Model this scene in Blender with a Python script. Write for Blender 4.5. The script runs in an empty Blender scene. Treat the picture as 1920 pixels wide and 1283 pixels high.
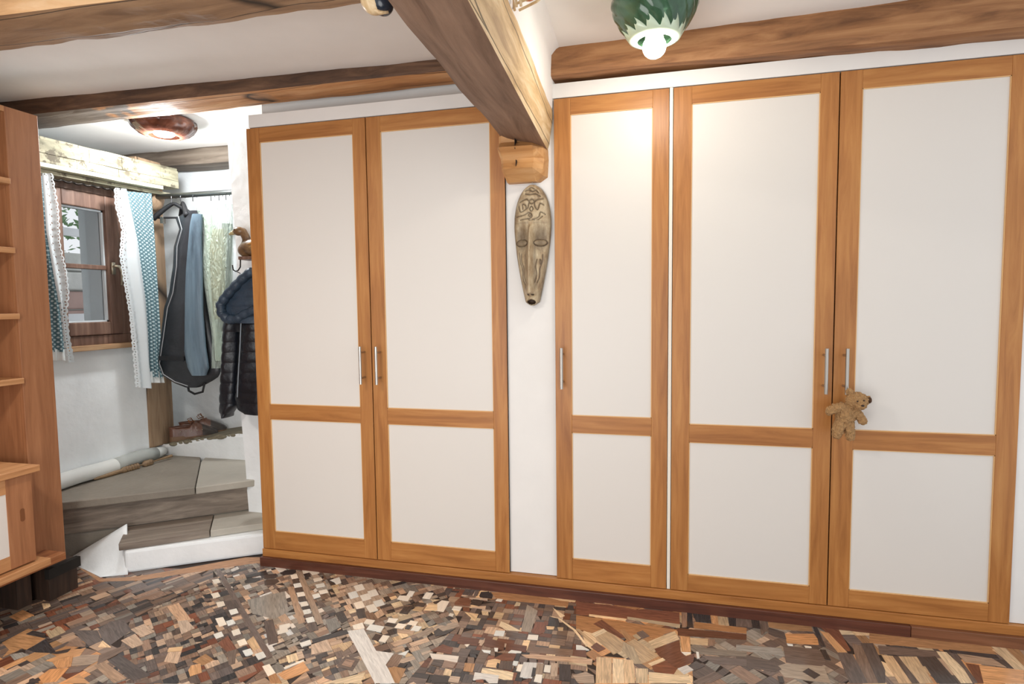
import bpy, bmesh, math, random
from mathutils import Vector, Matrix, noise
random.seed(7)
PI = math.pi
S = bpy.context.scene
COL = S.collection

# ------------------------------------------------------------------ camera
FPX, YAW, PIT, ROL, DC, HC = 1083.96, 0.2397735, 0.0665206, -0.0117928, 2.4572149, 1.3
_f = Vector((-math.sin(YAW)*math.cos(PIT), math.cos(YAW)*math.cos(PIT), -math.sin(PIT)))
_r = Vector((math.cos(YAW), math.sin(YAW), 0)); _u = _r.cross(_f)
RR = _r*math.cos(ROL)+_u*math.sin(ROL); UU = -_r*math.sin(ROL)+_u*math.cos(ROL)
EYE = Vector((0, -DC, HC))
cd = bpy.data.cameras.new('camera'); cam = bpy.data.objects.new('camera', cd); COL.objects.link(cam)
cd.sensor_width = 36; cd.lens = FPX/1920*36; cd.clip_start = .02
M = Matrix((RR, UU, -_f)).transposed().to_4x4(); M.translation = EYE
cam.matrix_world = M
S.camera = cam
def P(px, py, ax, val):
    """world point that a photo pixel shows on the plane axis=val"""
    d = _f+RR*((px-960)/FPX)-UU*((py-641.5)/FPX)
    return EYE+d*((val-EYE[ax])/d[ax])
def proj(p):
    d = Vector(p)-EYE; z = d.dot(_f)
    return (960+FPX*d.dot(RR)/z, 641.5-FPX*d.dot(UU)/z)

# ------------------------------------------------------------------ light
w = bpy.data.worlds.new('sky'); S.world = w; w.use_nodes = True
bg = w.node_tree.nodes['Background']; bg.inputs[0].default_value = (.93, .96, 1, 1); bg.inputs[1].default_value = 1.15
def area(name, loc, size, power, col, rot=(0, 0, 0)):
    l = bpy.data.lights.new(name, 'AREA'); l.shape = 'DISK'; l.size = size; l.energy = power; l.color = col
    o = bpy.data.objects.new(name, l); o.location = loc; o.rotation_euler = rot; COL.objects.link(o); return o
area('room_lamp_light', (-1.5, -1.9, 2.25), .3, 24, (1, .94, .86))
area('added_fill_light', (-.9, -3.3, .9), 1.8, 36, (1, .975, .95), (math.radians(128), 0, math.radians(8)))  # unseen fill light added behind the camera, tilted up to brighten the room
S.view_settings.view_transform = 'Standard'; S.view_settings.look = 'None'
S.view_settings.gamma = 1; S.view_settings.use_curve_mapping = False; S.view_settings.exposure = 0.0

# ------------------------------------------------------------------ helpers
def lin(c):
    c = [x/255 for x in c]
    return tuple([(x/12.92 if x <= .04045 else ((x+.055)/1.055)**2.4) for x in c]+[1])
def tag(o, label=None, cat=None, group=None, kind=None):
    if label: o['label'] = label
    if cat: o['category'] = cat
    if group: o['group'] = group
    if kind: o['kind'] = kind
    return o
def thing(name, loc, label, cat, group=None):
    o = bpy.data.objects.new(name, None); o.empty_display_size = .05; o.location = loc; COL.objects.link(o)
    return tag(o, label, cat, group)
def origin(o):
    """world position of the frame children of o live in"""
    v = Vector(o.location)
    return v+origin(o.parent) if o.parent else v

class MB:
    def __init__(s): s.v = []; s.f = []; s.m = []; s.uv = {}
    def add(s, vs, fs, mi=0):
        b = len(s.v); s.v += [Vector(x) for x in vs]
        for f in fs: s.f.append([b+i for i in f]); s.m.append(mi)
        return b
    def box(s, x0, x1, y0, y1, z0, z1, mi=0):
        s.add([(x0, y0, z0), (x1, y0, z0), (x1, y1, z0), (x0, y1, z0), (x0, y0, z1), (x1, y0, z1), (x1, y1, z1), (x0, y1, z1)],
              [(3, 2, 1, 0), (4, 5, 6, 7), (0, 1, 5, 4), (1, 2, 6, 5), (2, 3, 7, 6), (3, 0, 4, 7)], mi); return s
    def prism(s, pts, z0, z1, mi=0):
        n = len(pts); a = sum(pts[i][0]*pts[(i+1) % n][1]-pts[(i+1) % n][0]*pts[i][1] for i in range(n))
        if a < 0: pts = pts[::-1]
        s.add([(p[0], p[1], z0) for p in pts]+[(p[0], p[1], z1) for p in pts],
              [tuple(range(n))[::-1], tuple(range(n, 2*n))]+[(i, (i+1) % n, n+(i+1) % n, n+i) for i in range(n)], mi); return s
    def tube(s, path, r, n=10, cap=True, mi=0):
        path = [Vector(p) for p in path]; rs = r if isinstance(r, (list, tuple)) else [r]*len(path)
        vs = []; N = len(path); pu = None
        for i, p in enumerate(path):
            t = (path[min(i+1, N-1)]-path[max(i-1, 0)]).normalized()
            if pu is None: pu = t.orthogonal().normalized()
            pu = (pu-t*pu.dot(t)).normalized(); pv = t.cross(pu)
            for k in range(n):
                a = 2*PI*k/n; vs.append(p+(pu*math.cos(a)+pv*math.sin(a))*rs[i])
        fs = [(i*n+k, i*n+(k+1) % n, (i+1)*n+(k+1) % n, (i+1)*n+k) for i in range(N-1) for k in range(n)]
        if cap: fs += [tuple(range(n))[::-1], tuple(range((N-1)*n, N*n))]
        s.add(vs, fs, mi); return s
    def lathe(s, prof, c=(0, 0, 0), n=32, mod=None, mi=0, caps=True):
        vs = []; c = Vector(c)
        for (r, z) in prof:
            for k in range(n):
                a = 2*PI*k/n; q = r if mod is None else r*mod(a, z)
                vs.append(c+Vector((q*math.cos(a), q*math.sin(a), z)))
        N = len(prof); fs = [(i*n+k, i*n+(k+1) % n, (i+1)*n+(k+1) % n, (i+1)*n+k) for i in range(N-1) for k in range(n)]
        if caps: fs += [tuple(range(n))[::-1], tuple(range((N-1)*n, N*n))]
        s.add(vs, fs, mi); return s
    def ell(s, c, r, rot=None, nu=16, nv=10, mi=0):
        c = Vector(c); vs = []; m = rot or Matrix.Identity(3)
        for i in range(1, nv):
            t = PI*i/nv
            for k in range(nu):
                a = 2*PI*k/nu; vs.append(c+m @ Vector((r[0]*math.sin(t)*math.cos(a), r[1]*math.sin(t)*math.sin(a), r[2]*math.cos(t))))
        vs += [c+m @ Vector((0, 0, r[2])), c+m @ Vector((0, 0, -r[2]))]; T = len(vs)-2
        fs = [(i*nu+k, (i+1)*nu+k, (i+1)*nu+(k+1) % nu, i*nu+(k+1) % nu) for i in range(nv-2) for k in range(nu)]
        fs += [(T, k, (k+1) % nu) for k in range(nu)]+[(T+1, (nv-2)*nu+(k+1) % nu, (nv-2)*nu+k) for k in range(nu)]
        s.add(vs, fs, mi); return s
    def grid(s, rows, mi=0, uv=None, closed=False):
        """rows: list of equally long point lists"""
        n = len(rows[0]); vs = [p for r in rows for p in r]; b = len(s.v); K = n if closed else n-1
        fs = [(i*n+k, i*n+(k+1) % n, (i+1)*n+(k+1) % n, (i+1)*n+k) for i in range(len(rows)-1) for k in range(K)]
        s.add(vs, fs, mi)
        if uv:
            for i, r in enumerate(uv):
                for k, q in enumerate(r): s.uv[b+i*n+k] = q
        return s
    def build(s, name, mats, parent=None, smooth=False, bevel=0, label=None, solid=0, recalc=True):
        if not isinstance(mats, (list, tuple)): mats = [mats]
        xs = [v for v in s.v]
        if parent: org = origin(parent); loc = Vector((0, 0, 0))
        else:
            mn = [min(v[i] for v in xs) for i in range(3)]; mx = [max(v[i] for v in xs) for i in range(3)]
            org = Vector(((mn[0]+mx[0])/2, (mn[1]+mx[1])/2, mn[2])); loc = org
        me = bpy.data.meshes.new(name); me.from_pydata([tuple(v-org) for v in xs], [], s.f)
        for m in mats: me.materials.append(m)
        for p, mi in zip(me.polygons, s.m): p.material_index = mi; p.use_smooth = smooth
        if s.uv:
            ul = me.uv_layers.new(name='UVMap')
            for l in me.loops: ul.data[l.index].uv = s.uv.get(l.vertex_index, (0, 0))
        if recalc:
            bm = bmesh.new(); bm.from_mesh(me); bmesh.ops.recalc_face_normals(bm, faces=bm.faces); bm.to_mesh(me); bm.free()
        o = bpy.data.objects.new(name, me); o.location = loc; COL.objects.link(o)
        if parent: o.parent = parent
        if solid: md = o.modifiers.new('s', 'SOLIDIFY'); md.thickness = solid; md.offset = 0
        if bevel:
            md = o.modifiers.new('b', 'BEVEL'); md.width = bevel; md.segments = 2; md.limit_method = 'ANGLE'
        if label: o['label'] = label
        return o
def struct(o): o['kind'] = 'structure'; return o

# ------------------------------------------------------------------ materials
def newmat(name):
    m = bpy.data.materials.new(name); m.use_nodes = True; nt = m.node_tree
    return m, nt, nt.nodes['Principled BSDF']
def plain(name, c, rough=.5, metal=0, emit=0, bump=0, bscale=40, var=0, spec=.5, trans=0, vscale=6):
    m, nt, b = newmat(name); N = nt.nodes; L = nt.links
    b.inputs['Base Color'].default_value = lin(c); b.inputs['Roughness'].default_value = rough
    b.inputs['Metallic'].default_value = metal; b.inputs['Specular IOR Level'].default_value = spec
    b.inputs['Transmission Weight'].default_value = trans
    if emit: b.inputs['Emission Color'].default_value = lin(c); b.inputs['Emission Strength'].default_value = emit
    tc = N.new('ShaderNodeTexCoord')
    if var:
        n = N.new('ShaderNodeTexNoise'); n.inputs['Scale'].default_value = vscale; n.inputs['Detail'].default_value = 6
        mx = N.new('ShaderNodeMix'); mx.data_type = 'RGBA'
        mx.inputs[6].default_value = lin([max(0, x*(1-var)) for x in c]); mx.inputs[7].default_value = lin([min(255, x*(1+var*.6)) for x in c])
        L.new(tc.outputs['Object'], n.inputs['Vector']); L.new(n.outputs['Fac'], mx.inputs[0]); L.new(mx.outputs[2], b.inputs['Base Color'])
    if bump:
        n = N.new('ShaderNodeTexNoise'); n.inputs['Scale'].default_value = bscale; n.inputs['Detail'].default_value = 5
        bp = N.new('ShaderNodeBump'); bp.inputs['Strength'].default_value = bump; bp.inputs['Distance'].default_value = .01
        L.new(tc.outputs['Object'], n.inputs['Vector']); L.new(n.outputs['Fac'], bp.inputs['Height']); L.new(bp.outputs['Normal'], b.inputs['Normal'])
    return m
def wood(name, cols, axis='z', rough=.45, scale=2.2, stretch=14, bump=.12, knots=0, coord='Object', patch=None, crack=0, dist=.6, rotz=0):
    """procedural wood; cols dark, mid, light (sRGB); patch=(colour triplet, threshold, scale) for a second tone in stains"""
    m, nt, b = newmat(name); N = nt.nodes; L = nt.links
    tc = N.new('ShaderNodeTexCoord'); mp = N.new('ShaderNodeMapping'); r0 = N.new('ShaderNodeMapping'); r0.inputs['Rotation'].default_value = (0, 0, rotz); L.new(tc.outputs[coord], r0.inputs['Vector']); L.new(r0.outputs[0], mp.inputs['Vector'])
    sc = {'x': (1, stretch, stretch), 'y': (stretch, 1, stretch), 'z': (stretch, stretch, 1)}[axis]
    mp.inputs['Scale'].default_value = sc
    n = N.new('ShaderNodeTexNoise'); n.inputs['Scale'].default_value = scale; n.inputs['Detail'].default_value = 7; n.inputs['Roughness'].default_value = .62; n.inputs['Distortion'].default_value = dist
    L.new(mp.outputs[0], n.inputs['Vector'])
    r = N.new('ShaderNodeValToRGB'); e = r.color_ramp.elements
    e[0].position = .3; e[0].color = lin(cols[0]); e[1].position = .72; e[1].color = lin(cols[2]); k = e.new(.5); k.color = lin(cols[1])
    L.new(n.outputs['Fac'], r.inputs[0]); out = r.outputs[0]
    n2 = N.new('ShaderNodeTexNoise'); n2.inputs['Scale'].default_value = 1.3; n2.inputs['Detail'].default_value = 3; L.new(tc.outputs[coord], n2.inputs['Vector'])
    mv = N.new('ShaderNodeHueSaturation'); mr = N.new('ShaderNodeMapRange'); mr.inputs[3].default_value = .82; mr.inputs[4].default_value = 1.18
    L.new(n2.outputs['Fac'], mr.inputs[0]); L.new(mr.outputs[0], mv.inputs['Value']); L.new(out, mv.inputs['Color']); out = mv.outputs[0]
    if patch:
        n3 = N.new('ShaderNodeTexNoise'); n3.inputs['Scale'].default_value = patch[2]; n3.inputs['Detail'].default_value = 8; n3.inputs['Roughness'].default_value = .7
        L.new(tc.outputs[coord], n3.inputs['Vector'])
        r3 = N.new('ShaderNodeValToRGB'); r3.color_ramp.elements[0].position = patch[1]-.03; r3.color_ramp.elements[1].position = patch[1]+.03
        L.new(n3.outputs['Fac'], r3.inputs[0])
        mx = N.new('ShaderNodeMix'); mx.data_type = 'RGBA'; L.new(r3.outputs[0], mx.inputs[0]); L.new(out, mx.inputs[6]); mx.inputs[7].default_value = lin(patch[0]); out = mx.outputs[2]
    hgt = n.outputs['Fac']
    if crack:
        mc = N.new('ShaderNodeMapping'); sc2 = {'x': (.5, 9, 9), 'y': (9, .5, 9), 'z': (9, 9, .5)}[axis]; mc.inputs['Scale'].default_value = sc2
        L.new(tc.outputs[coord], mc.inputs['Vector'])
        v = N.new('ShaderNodeTexVoronoi'); v.feature = 'DISTANCE_TO_EDGE'; v.inputs['Scale'].default_value = crack; L.new(mc.outputs[0], v.inputs['Vector'])
        rc = N.new('ShaderNodeValToRGB'); rc.color_ramp.elements[0].position = .0; rc.color_ramp.elements[1].position = .014
        L.new(v.outputs['Distance'], rc.inputs[0])
        mx = N.new('ShaderNodeMix'); mx.data_type = 'RGBA'; L.new(rc.outputs[0], mx.inputs[0]); mx.inputs[6].default_value = lin([x*.35 for x in cols[0]]); L.new(out, mx.inputs[7]); out = mx.outputs[2]
        ml = N.new('ShaderNodeMath'); ml.operation = 'MULTIPLY'; L.new(rc.outputs[0], ml.inputs[0]); L.new(n.outputs['Fac'], ml.inputs[1]); hgt = ml.outputs[0]
    L.new(out, b.inputs['Base Color']); b.inputs['Roughness'].default_value = rough
    if bump:
        bp = N.new('ShaderNodeBump'); bp.inputs['Strength'].default_value = bump; bp.inputs['Distance'].default_value = .006
        L.new(hgt, bp.inputs['Height']); L.new(bp.outputs['Normal'], b.inputs['Normal'])
    return m
DW = [(148, 92, 42), (174, 115, 58), (192, 135, 74)]
m_stile = wood('door_wood_upright', DW, 'z', rough=.42, bump=.05)
m_rail = wood('door_wood_cross', DW, 'x', rough=.42, bump=.05)
m_shelf = wood('shelf_wood', [(138, 90, 58), (158, 106, 70), (174, 122, 84)], 'z', rough=.5, bump=.04)
m_shelf_y = wood('shelf_wood_long', [(162, 112, 70), (188, 136, 90), (206, 158, 112)], 'y', rough=.5, bump=.04)
m_panel = plain('white_panel', (222, 217, 210), rough=.42)
m_carc = plain('white_carcass', (236, 228, 214), rough=.5)
m_wall = plain('white_plaster', (236, 234, 230), rough=.85, bump=.25, bscale=7, var=.03)
m_wall_r = plain('rough_white_plaster', (240, 244, 245), rough=.9, bump=.55, bscale=14, var=.06)
m_ceil = plain('ceiling_plaster', (240, 237, 233), rough=.9, bump=.2, bscale=3.5, var=.03)
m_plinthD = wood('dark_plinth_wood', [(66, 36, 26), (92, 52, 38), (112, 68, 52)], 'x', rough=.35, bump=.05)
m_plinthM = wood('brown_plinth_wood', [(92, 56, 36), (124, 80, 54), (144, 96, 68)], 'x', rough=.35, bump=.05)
m_bmdark = wood('beam_dark', [(62, 44, 34), (96, 70, 52), (130, 98, 74)], 'x', rough=.7, bump=.9, scale=3.5, stretch=7)
m_bmraw = wood('beam_raw', [(150, 100, 60), (196, 142, 92), (214, 166, 118)], 'x', rough=.65, bump=.5, scale=2.4, stretch=9, crack=.8)
m_bmgrey = wood('beam_grey', [(78, 66, 56), (104, 92, 80), (128, 116, 104)], 'x', rough=.75, bump=.6, scale=2.4, stretch=9, crack=.8)
m_bm3 = wood('beam_brown', [(104, 68, 40), (150, 104, 66), (182, 136, 92)], 'x', rough=.7, bump=.7, scale=2.6, stretch=9)
m_b1f = wood('beam_tan', [(186, 140, 94), (216, 172, 124), (232, 198, 156)], 'x', rough=.65, bump=.5, scale=2.2, stretch=8, crack=.7)
m_b1b = wood('beam_brown_under', [(120, 92, 68), (156, 124, 94), (180, 148, 114)], 'x', rough=.7, bump=.6, scale=2.2, stretch=8, crack=.7)
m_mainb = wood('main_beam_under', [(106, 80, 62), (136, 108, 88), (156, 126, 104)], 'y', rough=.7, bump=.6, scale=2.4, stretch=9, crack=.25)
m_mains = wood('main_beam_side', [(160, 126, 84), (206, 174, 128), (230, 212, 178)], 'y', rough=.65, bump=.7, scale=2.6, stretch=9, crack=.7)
m_metal = plain('brushed_steel', (178, 172, 164), rough=.3, metal=1)
m_dark = plain('dark_gap', (30, 26, 22), rough=.9)
m_winwood = wood('window_wood', [(80, 56, 44), (112, 84, 70), (136, 108, 92)], 'z', rough=.5, bump=.1)
m_post = wood('grey_post_wood', [(110, 88, 68), (146, 120, 94), (170, 146, 118)], 'z', rough=.75, bump=.5, scale=1.8, crack=.35)
m_lint = wood('whitewashed_boards', [(96, 94, 76), (152, 146, 122), (190, 184, 160)], 'y', rough=.8, bump=.9, scale=3, stretch=4, patch=((96, 88, 72), .57, 10))
m_sill = wood('sill_wood', [(120, 90, 62), (160, 124, 90), (188, 154, 118)], 'y', rough=.5, bump=.1)
m_stone = plain('grey_stone', (140, 132, 120), rough=.7, bump=.5, bscale=30, var=.16, vscale=4)
m_stone2 = plain('pale_stone', (178, 172, 160), rough=.6, bump=.35, bscale=22, var=.14, vscale=4)
m_tread = wood('worn_tread', [(104, 92, 82), (132, 120, 108), (152, 140, 126)], 'x', rough=.65, bump=.4, scale=2.4, stretch=12, rotz=-.68)
m_board = wood('old_grey_board', [(96, 86, 76), (128, 116, 104), (156, 144, 130)], 'x', rough=.75, bump=.7, scale=2.4, stretch=14, rotz=-.75)
m_ledge = plain('rubble_ledge', (128, 120, 100), rough=.9, bump=1.0, bscale=26, var=.3, vscale=14)
m_black = plain('black_cloth', (24, 25, 28), rough=.6, bump=.3, bscale=30)

# ------------------------------------------------------------------ room shell
CZ = 2.34
struct(MB().box(-4.0, 2.0, -3.4, 1.2, CZ, CZ+.12).build('ceiling', m_ceil))
# the long left wall with the window opening
WX = -3.13; O0, O1, OZ0, OZ1 = -.12, .445, 1.09, 2.0
WT = 2.18
b = MB(); b.box(WX-.3, WX, -3.4, -.42, 0, CZ); b.box(WX-.3, WX, -.42, O0, 0, WT); b.box(WX-.3, WX, O1, .536, 0, WT)
b.box(WX-.3, WX, O0, O1, 0, OZ0); b.box(WX-.3, WX, O0, O1, OZ1, WT)
b.box(-4.0, WX-.0, -.54, -.42, WT, CZ); b.box(-4.0, -3.9, -.42, 1.1, WT, CZ); b.box(-4.0, WX-.3, -.42, 1.1, WT-.06, WT)
struct(b.build('wall_left', m_wall_r))
struct(MB().box(-4.0, -1.86, .98, 1.12, 0, CZ).build('wall_back', m_wall_r))
struct(MB().box(-3.62, -3.5, .56, .98, 0, WT-.06).build('wall_side', m_wall_r))
struct(MB().box(-1.94, -1.86, .44, .98, 0, CZ).build('wall_right', m_wall_r))
struct(MB().box(-1.885, 2.0, .3, .44, 0, CZ).build('wall_front', m_wall))
# white pillar that closes the wall beside the stair, flaring at its foot
b = MB(); rows = []
for i in range(25):
    z = 2.245*i/24; fl = .10*max(0, 1-z/.42)**1.6
    xl = -2.262+.012*math.sin(z*5)+.004*noise.noise(Vector((0, 3, z*6)))
    xl += fl*.55; yf = .30-fl*.35
    rows.append([(xl, .46, z), (xl, yf+.03, z), (xl+.02, yf, z), (xl+.12, yf+.004*noise.noise(Vector((1, 3, z*6))), z), (-1.885, yf, z), (-1.885, .46, z)])
b.grid(rows, closed=True); b.add([Vector(p) for p in rows[-1]], [tuple(range(6))])
struct(b.build('wall_pillar', m_wall_r, smooth=False))
# fascia over the wardrobes and the white strip between them, right side panel
struct(MB().box(-1.889, 1.9, .002, .3, 2.156, 2.215).build('trim_2', m_wall))
struct(MB().box(-.6238, -.4102, .018, .3, .086, 2.156).build('trim_3', m_wall))
struct(MB().box(1.298, 1.9, .012, .3, .086, 2.156).build('trim_4', m_wall))
# plinth under the wardrobes, strip by strip
struct(MB().box(-1.905, 1.9, -.006, .28, .046, .084).build('baseboard_upper', m_rail, bevel=.002))
struct(MB().box(-1.889, 1.9, .105, .3, 2.215, CZ).build('trim_1', m_wall))
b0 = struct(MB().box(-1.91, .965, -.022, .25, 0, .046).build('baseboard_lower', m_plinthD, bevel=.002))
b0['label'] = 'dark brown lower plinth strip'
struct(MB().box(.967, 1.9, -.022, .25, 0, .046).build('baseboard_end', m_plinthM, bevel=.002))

# ------------------------------------------------------------------ floor mosaic
def floor_mat():
    m, nt, b = newmat('floor_pieces'); N = nt.nodes; L = nt.links
    at = N.new('ShaderNodeAttribute'); at.attribute_name = 'tone'; uv = N.new('ShaderNodeUVMap'); uv.uv_map = 'grain'
    mp = N.new('ShaderNodeMapping'); mp.inputs['Scale'].default_value = (9, 90, 1); L.new(uv.outputs[0], mp.inputs['Vector'])
    n = N.new('ShaderNodeTexNoise'); n.inputs['Scale'].default_value = 1.6; n.inputs['Detail'].default_value = 6; n.inputs['Distortion'].default_value = 1.1
    L.new(mp.outputs[0], n.inputs['Vector'])
    mr = N.new('ShaderNodeMapRange'); mr.inputs[1].default_value = .25; mr.inputs[2].default_value = .75; mr.inputs[3].default_value = .6; mr.inputs[4].default_value = 1.36; L.new(n.outputs['Fac'], mr.inputs[0])
    mr2 = N.new('ShaderNodeMix'); mr2.data_type = 'FLOAT'; L.new(at.outputs['Alpha'], mr2.inputs[0]); mr2.inputs[2].default_value = 1; L.new(mr.outputs[0], mr2.inputs[3])
    h = N.new('ShaderNodeHueSaturation'); L.new(at.outputs['Color'], h.inputs['Color']); L.new(mr2.outputs[0], h.inputs['Value'])
    L.new(h.outputs[0], b.inputs['Base Color'])
    n2 = N.new('ShaderNodeTexNoise'); n2.inputs['Scale'].default_value = 5; tc = N.new('ShaderNodeTexCoord'); L.new(tc.outputs['Object'], n2.inputs['Vector'])
    r2 = N.new('ShaderNodeMapRange'); r2.inputs[3].default_value = .12; r2.inputs[4].default_value = .34; L.new(n2.outputs['Fac'], r2.inputs[0]); L.new(r2.outputs[0], b.inputs['Roughness'])
    bp = N.new('ShaderNodeBump'); bp.inputs['Strength'].default_value = .08; bp.inputs['Distance'].default_value = .003; L.new(n.outputs['Fac'], bp.inputs['Height']); L.new(bp.outputs[0], b.inputs['Normal'])
    b.inputs['Specular IOR Level'].default_value = .6
    return m
m_floor = floor_mat()
m_base = plain('floor_bed', (52, 38, 30), rough=.6, var=.3)
floor = struct(MB().box(-3.6, 2.0, -3.4, 1.1, -.06, 0).build('floor', m_base))
TONE = dict(W=(240, 230, 214), K=(68, 62, 60), D=(108, 93, 85), B=(138, 113, 96), T=(188, 158, 132), L=(222, 190, 150),
            O=(198, 146, 100), R=(124, 78, 58), G=(150, 138, 124), S=(222, 214, 204))
CR = dict(A=(0, 1080, 6.), B=(300, 1050, 5.506), C=(500, 1040, 5.281), D=(800, 1080, 6.), E=(1080, 1100, 6.), G=(1380, 1120, 6.857), H=(1640, 1120, 6.857), X=(0, 0, 1.))
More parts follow.
